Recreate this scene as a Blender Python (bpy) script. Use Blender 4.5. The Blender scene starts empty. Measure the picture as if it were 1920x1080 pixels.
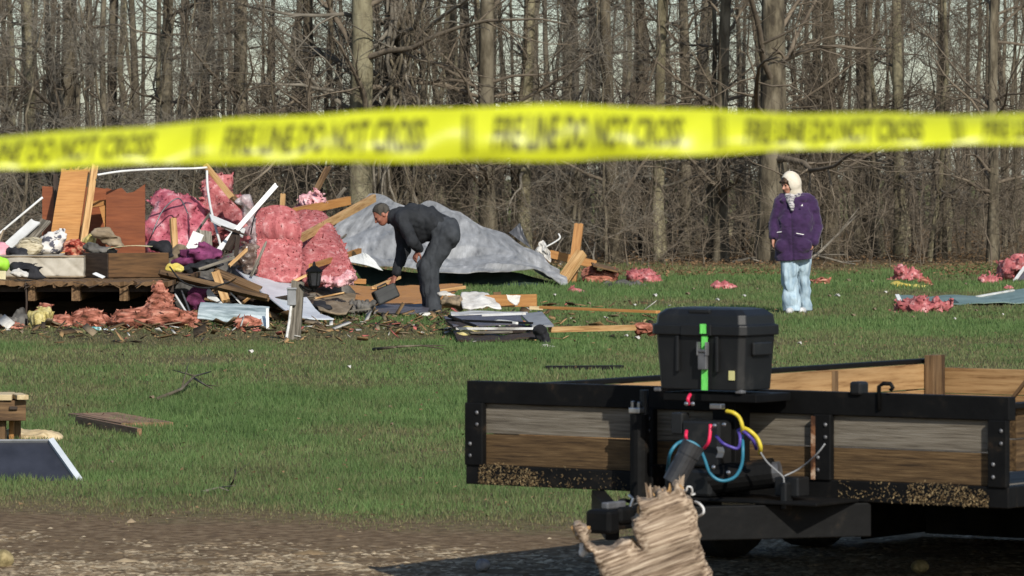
import bpy, bmesh, math, random
import numpy as np
from mathutils import Vector, Matrix, Quaternion
random.seed(7)
rng = np.random.default_rng(11)
sc = bpy.context.scene
COL = sc.collection
# ---------------------------------------------------------------- camera, sky, sun, exposure
F, HC, HY = 8800.0, 1.6, 332.0          # focal length in picture pixels, camera height, horizon row
cam_d = bpy.data.cameras.new('camera'); cam = bpy.data.objects.new('camera', cam_d); COL.objects.link(cam)
cam.location = (0, 0, HC); cam.rotation_euler = (math.pi / 2, 0, 0)
cam_d.sensor_width = 36.0; cam_d.lens = 165.0; cam_d.shift_y = -208.0 / 1920.0
cam_d.clip_start = 0.1; cam_d.clip_end = 5000
cam_d.dof.use_dof = True; cam_d.dof.focus_distance = 36.0; cam_d.dof.aperture_fstop = 16.5
sc.camera = cam
SUN_EL = math.radians(32); SUN_AZ = math.radians(161)       # sun behind the camera, a little to the right
to_sun = Vector((math.sin(SUN_AZ) * math.cos(SUN_EL), math.cos(SUN_AZ) * math.cos(SUN_EL), math.sin(SUN_EL)))
w = bpy.data.worlds.new('World'); sc.world = w; w.use_nodes = True
nt = w.node_tree; nt.nodes.clear()
sky = nt.nodes.new('ShaderNodeTexSky'); sky.sky_type = 'NISHITA'; sky.sun_disc = False
sky.sun_elevation = SUN_EL; sky.sun_rotation = SUN_AZ; sky.air_density = 1.0; sky.dust_density = 0.8; sky.ozone_density = 2.6
bg = nt.nodes.new('ShaderNodeBackground'); bg.inputs[1].default_value = 0.10
wo = nt.nodes.new('ShaderNodeOutputWorld')
nt.links.new(sky.outputs[0], bg.inputs[0]); nt.links.new(bg.outputs[0], wo.inputs[0])
sl = bpy.data.lights.new('sun', 'SUN'); sl.energy = 4.0; sl.angle = math.radians(0.5); sl.color = (1.0, 0.95, 0.86)
so = bpy.data.objects.new('sun', sl); COL.objects.link(so); so.rotation_euler = to_sun.to_track_quat('Z', 'Y').to_euler()
so.location = (0, -20, 30)
sc.view_settings.view_transform = 'Standard'; sc.view_settings.look = 'None'
sc.view_settings.exposure = 0.30; sc.view_settings.gamma = 1.0; sc.view_settings.use_curve_mapping = False
sc.render.engine = 'CYCLES'
sc.cycles.max_bounces = 6; sc.cycles.diffuse_bounces = 3; sc.cycles.glossy_bounces = 2
sc.cycles.transparent_max_bounces = 8; sc.cycles.use_denoising = True

# ---------------------------------------------------------------- helpers
def at(px, py, D):                       # a measured picture point carried out to distance D
    return Vector(((px - 960) * D / F, D, HC - (py - HY) * D / F))
def dist_at(py, z=0.0):                  # distance of a level z seen on row py
    return F * (HC - z) / (py - HY)
def gnd(px, py, z=0.0):
    return at(px, py, dist_at(py, z))

def hash3(ix, iy, iz, seed):
    h = (ix.astype(np.int64) * 374761393 + iy.astype(np.int64) * 668265263 + iz.astype(np.int64) * 2147483647 + seed * 974634533) & 0xffffffff
    h = ((h ^ (h >> 13)) * 1274126177) & 0xffffffff
    h = (h ^ (h >> 16)) & 0xffff
    return h / 32767.5 - 1.0
def vnoise(X, Y, Z, seed=0):
    ix, iy, iz = np.floor(X), np.floor(Y), np.floor(Z)
    fx, fy, fz = X - ix, Y - iy, Z - iz
    fx, fy, fz = fx*fx*(3-2*fx), fy*fy*(3-2*fy), fz*fz*(3-2*fz)
    ix, iy, iz = ix.astype(np.int64), iy.astype(np.int64), iz.astype(np.int64)
    r = 0
    for a in (0, 1):
        wa = fx if a else 1 - fx
        for b in (0, 1):
            wb = fy if b else 1 - fy
            for c in (0, 1):
                wc = fz if c else 1 - fz
                r = r + hash3(ix + a, iy + b, iz + c, seed) * wa * wb * wc
    return r
def fbm(X, Y, Z, seed=0, oct=3):
    s, a = 0, 1.0
    for o in range(oct):
        s = s + a * vnoise(X * 2**o, Y * 2**o, Z * 2**o, seed + o * 17); a *= 0.5
    return s

# materials: every mesh stores its own local coordinates in the attribute 'lc', wood grain runs along lc.x
MATS = {}
def pm(name, cols, scale=6.0, stretch=(1, 1, 1), rough=0.8, bump=0.25, bscale=None, metal=0.0, spec=0.3,
       detail=5.0, pos=None, trans=0.0, dist=0.006, big=0.25, attr=None, alpha=1.0, sheen=0.0):
    m = bpy.data.materials.new(name); m.use_nodes = True; n = m.node_tree.nodes; L = m.node_tree.links
    b = n['Principled BSDF']; b.inputs['Roughness'].default_value = rough; b.inputs['Metallic'].default_value = metal
    b.inputs['Specular IOR Level'].default_value = spec
    if sheen: b.inputs['Sheen Weight'].default_value = sheen
    a = n.new('ShaderNodeAttribute'); a.attribute_name = 'lc'
    mp = n.new('ShaderNodeMapping'); mp.inputs['Scale'].default_value = stretch; L.new(a.outputs['Vector'], mp.inputs['Vector'])
    nz = n.new('ShaderNodeTexNoise'); nz.inputs['Scale'].default_value = scale; nz.inputs['Detail'].default_value = detail
    nz.inputs['Roughness'].default_value = 0.62; L.new(mp.outputs[0], nz.inputs['Vector'])
    rp = n.new('ShaderNodeValToRGB'); L.new(nz.outputs['Fac'], rp.inputs[0])
    k = len(cols); e = rp.color_ramp.elements
    ps = [0.5 + (q - 0.5) * 0.62 for q in pos] if pos else [0.37 + 0.26 * i / max(1, k - 1) for i in range(k)]
    while len(e) < k: e.new(0.5)
    for i in range(k):
        e[i].position = ps[i]; e[i].color = (*cols[i], 1)
    # slow mottling over the whole piece, plus a tone of its own for every object
    n2 = n.new('ShaderNodeTexNoise'); n2.inputs['Scale'].default_value = scale * 0.17; n2.inputs['Detail'].default_value = 3
    L.new(mp.outputs[0], n2.inputs['Vector'])
    mr = n.new('ShaderNodeMapRange'); mr.inputs['From Min'].default_value = 0.3; mr.inputs['From Max'].default_value = 0.7
    mr.inputs['To Min'].default_value = 1 - big; mr.inputs['To Max'].default_value = 1 + big * 0.6; L.new(n2.outputs['Fac'], mr.inputs['Value'])
    oi = n.new('ShaderNodeObjectInfo')
    m2 = n.new('ShaderNodeMapRange'); m2.inputs['To Min'].default_value = 0.88; m2.inputs['To Max'].default_value = 1.12; L.new(oi.outputs['Random'], m2.inputs['Value'])
    ml = n.new('ShaderNodeMath'); ml.operation = 'MULTIPLY'; L.new(mr.outputs[0], ml.inputs[0]); L.new(m2.outputs[0], ml.inputs[1])
    mx = n.new('ShaderNodeVectorMath'); mx.operation = 'SCALE'; L.new(rp.outputs[0], mx.inputs[0]); L.new(ml.outputs[0], mx.inputs['Scale'])
    col = mx.outputs[0]
    if attr:                                # per-piece colour stored on the mesh
        ca = n.new('ShaderNodeAttribute'); ca.attribute_name = attr
        mu = n.new('ShaderNodeVectorMath'); mu.operation = 'MULTIPLY'; L.new(ca.outputs['Vector'], mu.inputs[0]); L.new(col, mu.inputs[1]); col = mu.outputs[0]
    L.new(col, b.inputs['Base Color'])
    if bump:
        nb = n.new('ShaderNodeTexNoise'); nb.inputs['Scale'].default_value = bscale or scale * 2.2; nb.inputs['Detail'].default_value = 4
        L.new(mp.outputs[0], nb.inputs['Vector'])
        bp = n.new('ShaderNodeBump'); bp.inputs['Strength'].default_value = bump; bp.inputs['Distance'].default_value = dist
        L.new(nb.outputs['Fac'], bp.inputs['Height']); L.new(bp.outputs[0], b.inputs['Normal'])
    if trans:
        out = n['Material Output']; tr = n.new('ShaderNodeBsdfTranslucent'); L.new(col, tr.inputs[0])
        ms = n.new('ShaderNodeMixShader'); ms.inputs[0].default_value = trans
        L.new(b.outputs[0], ms.inputs[1]); L.new(tr.outputs[0], ms.inputs[2]); L.new(ms.outputs[0], out.inputs[0])
    if alpha < 1: b.inputs['Alpha'].default_value = alpha
    MATS[name] = m
    return m

def tag(o, label=None, cat=None, group=None, kind=None):
    if label: o['label'] = label
    if cat: o['category'] = cat
    if group: o['group'] = group
    if kind: o['kind'] = kind
    return o
def thing(name, label, cat, loc, rz=0.0, group=None):
    o = bpy.data.objects.new(name, None); COL.objects.link(o); o.location = loc; o.rotation_euler = (0, 0, rz)
    o.empty_display_size = 0.1
    return tag(o, label, cat, group)
def put_attr(me, name, data):
    a = me.attributes.new(name, 'FLOAT_VECTOR', 'POINT'); a.data.foreach_set('vector', np.ascontiguousarray(data, dtype=np.float32).ravel())
def np_mesh(name, V, FA, mat, lc=None, smooth=False, attrs=None):
    V = np.asarray(V, np.float32); FA = np.asarray(FA, np.int32)
    me = bpy.data.meshes.new(name); k = FA.shape[1]
    me.vertices.add(len(V)); me.vertices.foreach_set('co', V.ravel())
    me.loops.add(FA.size); me.loops.foreach_set('vertex_index', FA.ravel())
    me.polygons.add(len(FA)); me.polygons.foreach_set('loop_start', np.arange(0, FA.size, k, dtype=np.int32))
    if smooth: me.polygons.foreach_set('use_smooth', np.ones(len(FA), bool))
    put_attr(me, 'lc', V if lc is None else lc)
    for q, d in (attrs or {}).items(): put_attr(me, q, d)
    if mat: me.materials.append(MATS[mat] if isinstance(mat, str) else mat)
    me.update(calc_edges=True); me.validate()
    return me
def link(name, me, parent=None, loc=None):
    o = bpy.data.objects.new(name, me); COL.objects.link(o)
    if parent is not None: o.parent = parent
    if loc is not None: o.location = loc
    return o

def frame_of(d, roll=0.0, up=None):
    d = Vector(d).normalized(); u = Vector(up) if up is not None else Vector((0, 0, 1))
    if abs(d.dot(u)) > 0.98: u = Vector((0, 1, 0))
    s = d.cross(u).normalized(); t = s.cross(d).normalized()
    if roll:
        q = Quaternion(d, roll); s = q @ s; t = q @ t
    return d, s, t

class MB:
    """collects shapes for ONE mesh object"""
    def __init__(self): self.V = []; self.F = []; self.C = []
    def add(self, vs, fs, lc=None):
        o = len(self.V); self.V += [tuple(v) for v in vs]; self.C += [tuple(c) for c in (lc or vs)]
        self.F += [tuple(i + o for i in f) for f in fs]; return self
    def box(self, c, size, M=None, taper=1.0):
        sx, sy, sz = [q / 2 for q in size]; r = random.random() * 9
        loc = [(x*sx*(taper if z > 0 else 1), y*sy*(taper if z > 0 else 1), z*sz) for z in (-1, 1) for (x, y) in ((-1,-1),(1,-1),(1,1),(-1,1))]
        vs = [(M @ Vector(p) if M else Vector(p)) + Vector(c) for p in loc]
        ax = max(range(3), key=lambda i: size[i]); od = [ax] + [i for i in range(3) if i != ax]
        lc = [(p[od[0]] + r, p[od[1]] + r, p[od[2]]) for p in loc]
        return self.add(vs, [(3,2,1,0),(4,5,6,7),(0,1,5,4),(1,2,6,5),(2,3,7,6),(3,0,4,7)], lc)
    def bar(self, p0, p1, wd, th, roll=0.0, up=None, nseg=1, jag=0.0, warp=0.0):
        """a board from p0 to p1, wd wide (sideways) and th thick (upwards); jag splinters its ends"""
        p0, p1 = Vector(p0), Vector(p1); d, s, t = frame_of(p1 - p0, roll, up); L = (p1 - p0).length; r = random.random() * 9
        if jag > 0: nseg = max(nseg, 2)
        rows = 5 if jag > 0 else 2
        vs, lc, fs = [], [], []
        js = [[random.random() * jag for _ in range(rows)] for _ in range(2)]
        for i in range(nseg + 1):
            f = i / nseg
            bend = t * (warp * math.sin(f * math.pi))
            for tt in (-1, 1):
                for j in range(rows):
                    ss = -1 + 2 * j / (rows - 1); x = f * L
                    if jag > 0 and i == nseg: x -= js[1][j]
                    if jag > 0 and i == 0: x += js[0][j] * 0.5
                    vs.append(p0 + d * x + s * (ss * wd / 2) + t * (tt * th / 2) + bend); lc.append((x + r, ss * wd / 2 + r, tt * th / 2))
        q = rows * 2
        for i in range(nseg):
            a, b = i * q, (i + 1) * q
            for j in range(rows - 1):
                fs.append((a + j, a + j + 1, b + j + 1, b + j)); fs.append((a + rows + j, b + rows + j, b + rows + j + 1, a + rows + j + 1))
            fs.append((a, b, b + rows, a + rows)); fs.append((a + rows - 1, a + q - 1, b + q - 1, b + rows - 1))
        for base, fl in ((0, 1), (nseg * q, 0)):
            for j in range(rows - 1):
                f4 = (base + j, base + rows + j, base + rows + j + 1, base + j + 1); fs.append(f4 if fl else f4[::-1])
        return self.add(vs, fs, lc)
    def tube(self, pts, r, n=8, caps=True):
        pts = [Vector(p) for p in pts]; rs = r if isinstance(r, (list, tuple)) else [r] * len(pts)
        vs, lc, fs = [], [], []; L = 0; up = None
        for i, p in enumerate(pts):
            d = (pts[min(i + 1, len(pts) - 1)] - pts[max(i - 1, 0)])
            if d.length < 1e-9: d = Vector((0, 0, 1))
            d, s, t = frame_of(d, 0, up); up = t
            if i: L += (p - pts[i - 1]).length
            for k in range(n):
                a = 2 * math.pi * k / n
                vs.append(p + s * (math.cos(a) * rs[i]) + t * (math.sin(a) * rs[i])); lc.append((L, math.cos(a) * rs[i], math.sin(a) * rs[i]))
        for i in range(len(pts) - 1):
            for k in range(n):
                k2 = (k + 1) % n; fs.append((i*n + k, i*n + k2, (i+1)*n + k2, (i+1)*n + k))
        if caps: fs.append(tuple(range(n))[::-1]); fs.append(tuple((len(pts)-1)*n + k for k in range(n)))
        return self.add(vs, fs, lc)
    def prism(self, outline, vec):
        """flat outline (3-D points) pushed along vec"""
        vec = Vector(vec); o = [Vector(p) for p in outline]; n = len(o)
        vs = o + [p + vec for p in o]
        fs = [tuple(range(n))[::-1], tuple(range(n, 2*n))] + [(i, (i+1) % n, n + (i+1) % n, n + i) for i in range(n)]
        c0 = o[0]; ax = (o[1] - o[0]).normalized(); nz = vec.normalized(); ay = nz.cross(ax)
        return self.add(vs, fs, [((p-c0).dot(ax), (p-c0).dot(ay), (p-c0).dot(nz)) for p in vs])
    def sheet(self, ctrl, nu, nv, th=0.01, amp=0.0, freq=6.0, seed=0, jag=0.0, crease=0.0):
        """a curved thin slab through a grid of control points"""
        C = np.array([[tuple(p) for p in row] for row in ctrl], float)
        def cr(A, n):
            k = len(A); A = np.concatenate([A[:1]*2 - A[1:2], A, A[-1:]*2 - A[-2:-1]]); u = np.linspace(0, k - 1, n); i = np.minimum(u.astype(int), k - 2); f = (u - i)
            f = f.reshape((-1,) + (1,) * (A.ndim - 1)); p0, p1, p2, p3 = A[i], A[i+1], A[i+2], A[i+3]
            return 0.5*((2*p1) + (p2-p0)*f + (2*p0-5*p1+4*p2-p3)*f*f + (3*p1-p0-3*p2+p3)*f**3)
        S = cr(C, nv); S = np.swapaxes(cr(np.swapaxes(S, 0, 1), nu), 0, 1)       # nv rows, nu columns
        du = np.gradient(S, axis=1); dv = np.gradient(S, axis=0); N = np.cross(du, dv); N /= np.linalg.norm(N, axis=2, keepdims=True) + 1e-9
        if amp:
            v = fbm(S[..., 0]*freq, S[..., 1]*freq*0.3, S[..., 2]*freq*1.1, seed); v2 = .6 - 2*np.abs(fbm(S[..., 0]*freq*.8+7, S[..., 1]*freq*.25, S[..., 2]*freq*.9, seed+40))
            S = S + N * (amp * (.6*v + .8*v2))[..., None]
        if crease:                                # sharp dents running in many directions
            rr = np.random.default_rng(seed + 5); uu, vv = np.meshgrid(np.linspace(0, 1, nu), np.linspace(0, 1, nv)); tot = 0
            uu = uu + .05*vnoise(uu*6, vv*4, uu*0, seed); vv = vv + .05*vnoise(uu*6, vv*4, uu*0 + 5, seed)
            for k in range(6):
                a = rr.uniform(0, 3.14); fq = rr.uniform(.8, 3.2); ph = (uu*math.cos(a)*1.6 + vv*math.sin(a))*fq + rr.random()
                tot = tot + (np.abs(ph % 1 - .5)*2)**1.0 * rr.uniform(.4, 1) * np.clip(vnoise(uu*4, vv*3, uu*0 + k, seed)*2 + .5, 0, 1) / fq
            S = S + N * (crease * (tot - tot.mean()))[..., None]
        if jag:
            e = du / (np.linalg.norm(du, axis=2, keepdims=True) + 1e-9)
            j1 = rng.random((nv, 1)) * jag; j2 = rng.random((nv, 1)) * jag
            S[:, 0] += e[:, 0] * j1; S[:, -1] -= e[:, -1] * j2
        T = S - N * th
        lu = np.cumsum(np.r_[0, np.linalg.norm(np.diff(S[nv//2], axis=0), axis=1)]); lv = np.cumsum(np.r_[0, np.linalg.norm(np.diff(S[:, nu//2], axis=0), axis=1)])
        G = np.stack([np.broadcast_to(lu[None, :], (nv, nu)), np.broadcast_to(lv[:, None], (nv, nu)), np.zeros((nv, nu))], 2)
        vs = np.concatenate([S.reshape(-1, 3), T.reshape(-1, 3)]); lc = np.concatenate([G.reshape(-1, 3), G.reshape(-1, 3)]); o = nu * nv; fs = []
        for j in range(nv - 1):
            for i in range(nu - 1):
                a, b, c, d = j*nu+i, j*nu+i+1, (j+1)*nu+i+1, (j+1)*nu+i; fs.append((a, b, c, d)); fs.append((o+d, o+c, o+b, o+a))
        for i in range(nu - 1):
            fs.append((i+1, i, o+i, o+i+1)); k = (nv-1)*nu; fs.append((k+i, k+i+1, o+k+i+1, o+k+i))
        for j in range(nv - 1):
            fs.append((j*nu, (j+1)*nu, o+(j+1)*nu, o+j*nu)); a, b = j*nu+nu-1, (j+1)*nu+nu-1; fs.append((b, a, o+a, o+b))
        return self.add(vs.tolist(), fs, lc.tolist())
    def sphere(self, c, r, n=8, m=6):
        rx, ry, rz = (r, r, r) if not isinstance(r, (tuple, list)) else r; c = Vector(c); vs = []; fs = []
        for j in range(m + 1):
            th = math.pi * j / m
            for i in range(n):
                a = 2*math.pi*i/n; vs.append(c + Vector((rx*math.sin(th)*math.cos(a), ry*math.sin(th)*math.sin(a), rz*math.cos(th))))
        for j in range(m):
            for i in range(n):
                i2 = (i+1) % n; fs.append((j*n+i, (j+1)*n+i, (j+1)*n+i2, j*n+i2))
        return self.add(vs, fs)
    def build(self, name, mat, parent=None, smooth=False, bevel=0.0, origin=None):
        off = Vector((0, 0, 0))
        if origin is not None: off = Vector(origin)
        me = bpy.data.meshes.new(name)
        me.from_pydata([tuple(Vector(v) - off) for v in self.V], [], self.F)
        put_attr(me, 'lc', np.array(self.C, float)); me.materials.append(MATS[mat]); me.update()
        if smooth:
            for p in me.polygons: p.use_smooth = True
        o = link(name, me, parent)
        if origin is not None and parent is None: o.location = off
        if bevel:
            b = o.modifiers.new('bevel', 'BEVEL'); b.width = bevel; b.segments = 2; b.limit_method = 'ANGLE'
        return o

def single(mb, name, mat, label, cat, group=None, smooth=False, kind=None, bevel=0.0):
    """a thing that is one mesh; its origin goes to the middle of its base"""
    V = np.array(mb.V, float); lo, hi = V.min(0), V.max(0)
    o = mb.build(name, mat, None, smooth, bevel, ((lo[0]+hi[0])/2, (lo[1]+hi[1])/2, lo[2]))
    return tag(o, label, cat, group, kind)
def piece(mb, name, mat, root, **kw):
    """a part modelled in world coordinates under an unrotated root"""
    return mb.build(name, mat, root, origin=root.location, **kw)

def add_flakes(V, Fa, N, size, seed=1):
    """torn fibrous flakes standing off a soft surface"""
    r = np.random.default_rng(seed + len(V)); q = Fa[r.integers(0, len(Fa), N)]; a, b, c = V[q[:, 0]], V[q[:, 1]], V[q[:, 2]]
    n = np.cross(b - a, c - a); n /= np.linalg.norm(n, axis=1, keepdims=True) + 1e-9
    p = V[q].mean(1) - n*size*.15; t = r.normal(0, 1, (N, 3)); t /= np.linalg.norm(t, axis=1, keepdims=True)
    s = size*np.exp(r.normal(0, .45, N))[:, None]; d = t*.9 + n*r.uniform(.05, .8, (N, 1)); u = np.cross(d, r.normal(0, 1, (N, 3))); u /= np.linalg.norm(u, axis=1, keepdims=True) + 1e-9
    W = np.stack([p - u*s*.35, p + u*s*.35, p + d*s*.7 + u*s*r.uniform(.1, .4, (N, 1)), p + d*s + u*s*r.uniform(-.3, .1, (N, 1))], 1).reshape(-1, 3)
    return np.concatenate([V, W]), np.concatenate([Fa, len(V) + np.arange(4*N).reshape(-1, 4)])
class Field:
    """smooth union of tapered limbs and ellipsoids on a grid, turned into one continuous surface"""
    def __init__(self, lo, hi, h):
        self.lo = np.array(lo, float); self.h = h; self.n = np.ceil((np.array(hi) - self.lo) / h).astype(int) + 1
        self.D = np.full(self.n, 1.0, np.float32)
    def _sl(self, lo, hi, m):
        a = np.maximum(0, np.floor((np.array(lo) - m - self.lo) / self.h).astype(int)); b = np.minimum(self.n, np.ceil((np.array(hi) + m - self.lo) / self.h).astype(int) + 1)
        s = tuple(slice(int(x), int(max(x, y))) for x, y in zip(a, b))
        g = np.meshgrid(*[self.lo[i] + self.h * np.arange(s[i].start, s[i].stop) for i in range(3)], indexing='ij')
        return s, g
    def _un(self, s, d, k, sub=False):
        A = self.D[s]
        if sub: self.D[s] = np.maximum(A, -d); return
        if k <= 0: self.D[s] = np.minimum(A, d); return
        hh = np.clip(0.5 + 0.5 * (A - d) / k, 0, 1); self.D[s] = A*(1-hh) + d*hh - k*hh*(1-hh)
    def cone(self, a, b, ra, rb=None, k=0.02, sc=(1, 1, 1), sub=False):
        rb = ra if rb is None else rb; a, b, sc_ = np.array(a, float), np.array(b, float), np.array(sc, float); r = max(ra, rb) * sc_.max()
        s, g = self._sl(np.minimum(a, b) - r, np.maximum(a, b) + r, k + 3*self.h)
        if 0 in g[0].shape: return self
        a2, b2 = a / sc_, b / sc_; P = [g[i] / sc_[i] for i in range(3)]; ba = b2 - a2
        t = np.clip(sum((P[i] - a2[i]) * ba[i] for i in range(3)) / max(1e-12, (ba*ba).sum()), 0, 1)
        d = np.sqrt(sum((P[i] - a2[i] - t*ba[i])**2 for i in range(3))) - (ra + (rb-ra)*t)
        self._un(s, d * sc_.min(), k, sub); return self
    def path(self, pts, rs, k=0.02, sc=(1, 1, 1)):
        for i in range(len(pts) - 1): self.cone(pts[i], pts[i+1], rs[i], rs[i+1], k, sc)
        return self
    def ell(self, c, r, k=0.02, R=None, sub=False):
        c, r = np.array(c, float), np.array(r, float); m = r.max()
        s, g = self._sl(c - m, c + m, k + 3*self.h)
        if 0 in g[0].shape: return self
        P = [g[i] - c[i] for i in range(3)]
        if R is not None:
            Rt = np.array(R.transposed()); P = [sum(Rt[i][j] * P[j] for j in range(3)) for i in range(3)]
        q = np.sqrt(sum((P[i] / r[i])**2 for i in range(3))); q2 = np.sqrt(sum((P[i] / r[i]**2)**2 for i in range(3))) + 1e-6
        self._un(s, q * (q - 1) / q2, k, sub); return self
    def grid(self):
        return np.meshgrid(*[self.lo[i] + self.h * np.arange(self.n[i]) for i in range(3)], indexing='ij')
    def noise(self, amp, freq, seed=0, stretch=(1, 1, 1), oct=2, ridged=False):
        near = np.abs(self.D) < amp * 4 + 3*self.h
        ii = np.nonzero(near); P = [self.lo[i] + self.h * ii[i] for i in range(3)]
        v = fbm(P[0]*freq*stretch[0], P[1]*freq*stretch[1], P[2]*freq*stretch[2], seed, oct)
        if ridged: v = 0.6 - 2*np.abs(v)
        self.D[near] += (amp * v).astype(np.float32); return self
    def floor(self, z):
        zz = self.lo[2] + self.h * np.arange(self.n[2]); self.D = np.maximum(self.D, (z - zz)[None, None, :].astype(np.float32)); return self
    def surf(self, smooth_iter=1):
        D = np.pad(self.D, 1, constant_values=1.0); n = D.shape; lo = self.lo - self.h
        S = D < 0
        c = [S[i:n[0]-1+i, j:n[1]-1+j, k:n[2]-1+k] for i in (0, 1) for j in (0, 1) for k in (0, 1)]
        sm = sum(q.astype(np.int8) for q in c); act = (sm > 0) & (sm < 8)
        idx = np.full(act.shape, -1, np.int64); ii = np.nonzero(act); idx[ii] = np.arange(len(ii[0]))
        acc = np.zeros((len(ii[0]), 3)); cnt = np.zeros(len(ii[0]))
        cor = [(i, j, k) for i in (0, 1) for j in (0, 1) for k in (0, 1)]
        val = {q: D[ii[0]+q[0], ii[1]+q[1], ii[2]+q[2]] for q in cor}
        for a in cor:
            for ax in range(3):
                if a[ax] == 0:
                    b = list(a); b[ax] = 1; b = tuple(b); va, vb = val[a], val[b]; cr = (va < 0) != (vb < 0)
                    t = np.where(cr, va / np.where(cr, va - vb, 1), 0)
                    for q in range(3): acc[:, q] += np.where(cr, a[q] + (t if q == ax else 0), 0)
                    cnt += cr
        V = np.stack(ii, 1) + acc / cnt[:, None]; V = lo + self.h * V
        fs = []
        for ax in range(3):
            u, v = (ax + 1) % 3, (ax + 2) % 3
            s0 = [slice(1, n[q]-1) for q in range(3)]; s1 = list(s0); s0[ax] = slice(0, n[ax]-1); s1[ax] = slice(1, n[ax])
            A, B = S[tuple(s0)], S[tuple(s1)]; e = np.nonzero(A != B); off = [1, 1, 1]; off[ax] = 0
            g = [e[q] + off[q] for q in range(3)]
            def cid(du, dv):
                h = list(g); h[u] = h[u] - du; h[v] = h[v] - dv; return idx[h[0], h[1], h[2]]
            Q = np.stack([cid(1, 1), cid(0, 1), cid(0, 0), cid(1, 0)], 1); fl = A[e]
            Q[~fl] = Q[~fl][:, ::-1]; fs.append(Q)
        Fa = np.concatenate(fs); Fa = Fa[(Fa >= 0).all(1)]
        for _ in range(smooth_iter):
            s = np.zeros_like(V); k = np.zeros(len(V))
            for q in range(4):
                a, b = Fa[:, q], Fa[:, (q+1) % 4]
                for d in range(3): s[:, d] += np.bincount(a, V[b, d], len(V)) + np.bincount(b, V[a, d], len(V))
                k += np.bincount(a, minlength=len(V)) + np.bincount(b, minlength=len(V))
            V = V*0.5 + 0.5*s/np.maximum(k, 1)[:, None]
        return V, Fa
    def build(self, name, mat, parent=None, origin=(0, 0, 0), smooth=True, it=1, lc=None, shag=0, flake=.03):
        V, Fa = self.surf(it)
        if shag: V, Fa = add_flakes(V, Fa, shag, flake)
        me = np_mesh(name, V - np.array(origin), Fa, mat, lc=None if lc is None else lc(V), smooth=smooth)
        return link(name, me, parent, None if parent is not None else origin)
# ---------------------------------------------------------------- materials
pm('wood_fresh', [(.30,.16,.06), (.46,.27,.11), (.55,.36,.17)], 3, (1, 14, 14), .7, .25)
pm('wood_orange', [(.30,.135,.038), (.37,.175,.052), (.42,.21,.068)], 3, (1, 14, 14), .6, .15, detail=8, big=.15)
pm('wood_red', [(.15,.040,.013), (.19,.053,.017), (.225,.066,.022)], 3, (1, 10, 10), .42, .1, spec=.4, detail=8, big=.15)
pm('wood_brown', [(.06,.033,.015), (.13,.075,.034), (.19,.115,.055)], 3, (1, 12, 12), .75, .3)
pm('wood_dresser', [(.05,.024,.008), (.10,.050,.018), (.14,.07,.026)], 2.5, (1, 10, 10), .5, .1)
pm('wood_dark', [(.025,.016,.011), (.05,.034,.024)], 4, (1, 8, 8), .7, .2)
pm('wood_grey', [(.075,.065,.05), (.16,.14,.11), (.24,.215,.175)], 4, (1, 16, 16), .85, .4)
pm('plank_grey', [(.050,.040,.030), (.115,.098,.074), (.145,.126,.098), (.19,.170,.138)], 7, (.8, 18, 18), .85, .5, detail=9, pos=[.18,.40,.58,.80], big=.15)
pm('plank_brown', [(.020,.011,.005), (.068,.040,.017), (.10,.060,.026), (.16,.105,.05)], 7, (.8, 16, 16), .85, .5, detail=9, pos=[.2,.40,.58,.8], big=.2)
pm('plank_tan', [(.17,.085,.03), (.31,.18,.075), (.37,.225,.10)], 3, (1, 14, 14), .75, .25)
pm('wood_pale', [(.42,.31,.16), (.60,.48,.29)], 3, (1, 12, 12), .7, .15)
pm('white_paint', [(.60,.60,.57), (.74,.74,.72)], 5, rough=.5, bump=.05)
pm('white_dirty', [(.30,.28,.24), (.58,.57,.54), (.70,.70,.69)], 4, rough=.6, bump=.1, pos=[.3,.45,.7])
pm('siding_white', [(.48,.52,.55), (.62,.66,.70)], 3, rough=.4, bump=.05)
pm('sheet_silver', [(.20,.25,.25), (.42,.49,.49), (.62,.68,.68)], 2.2, (1, 6, 1), .35, .12, metal=.3)
pm('metal_roof', [(.12,.12,.12), (.28,.28,.275), (.36,.36,.355), (.56,.56,.55)], 7, (1.3, .25, 1), .4, .2, bscale=10, metal=.15, detail=9, pos=[.12,.40,.60,.88], dist=.02, big=.35)
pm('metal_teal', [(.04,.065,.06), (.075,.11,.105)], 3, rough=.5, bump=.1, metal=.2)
pm('metal_green', [(.15,.23,.20), (.26,.36,.32)], 2, (1, 3, 1), .4, .1, metal=.3)
pm('insulation_pink', [(.28,.075,.078), (.385,.112,.115), (.44,.15,.15), (.58,.33,.325)], 13, rough=.95, bump=.45, bscale=26, dist=.03, spec=.1, big=.35, pos=[.22,.42,.58,.8])
pm('insulation_sheet', [(.15,.025,.04), (.33,.070,.095), (.42,.12,.15), (.55,.33,.35)], 6, rough=.6, bump=.5, bscale=11, dist=.04, spec=.4, big=.35, pos=[.25,.42,.58,.8])
pm('insulation_dirty', [(.055,.024,.014), (.24,.085,.055), (.40,.155,.108), (.54,.28,.20)], 14, (.4, 1, 1.3), rough=.95, bump=.5, bscale=28, dist=.03, spec=.1, pos=[.25,.42,.57,.76])
pm('insulation_pale', [(.50,.20,.22), (.72,.46,.47)], 12, rough=.95, bump=1.0, bscale=24, dist=.03, spec=.1)
pm('cloth_white', [(.50,.47,.42), (.70,.68,.63)], 6, rough=.9, bump=.4, bscale=14, dist=.02)
pm('cloth_print', [(.65,.62,.58), (.60,.57,.53), (.08,.08,.10)], 9, rough=.9, bump=.3, pos=[.3,.56,.62])
pm('cloth_stripe', [(.10,.085,.05), (.42,.36,.24), (.55,.5,.38)], 4, (1, 9, 9), .9, .3)
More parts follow.
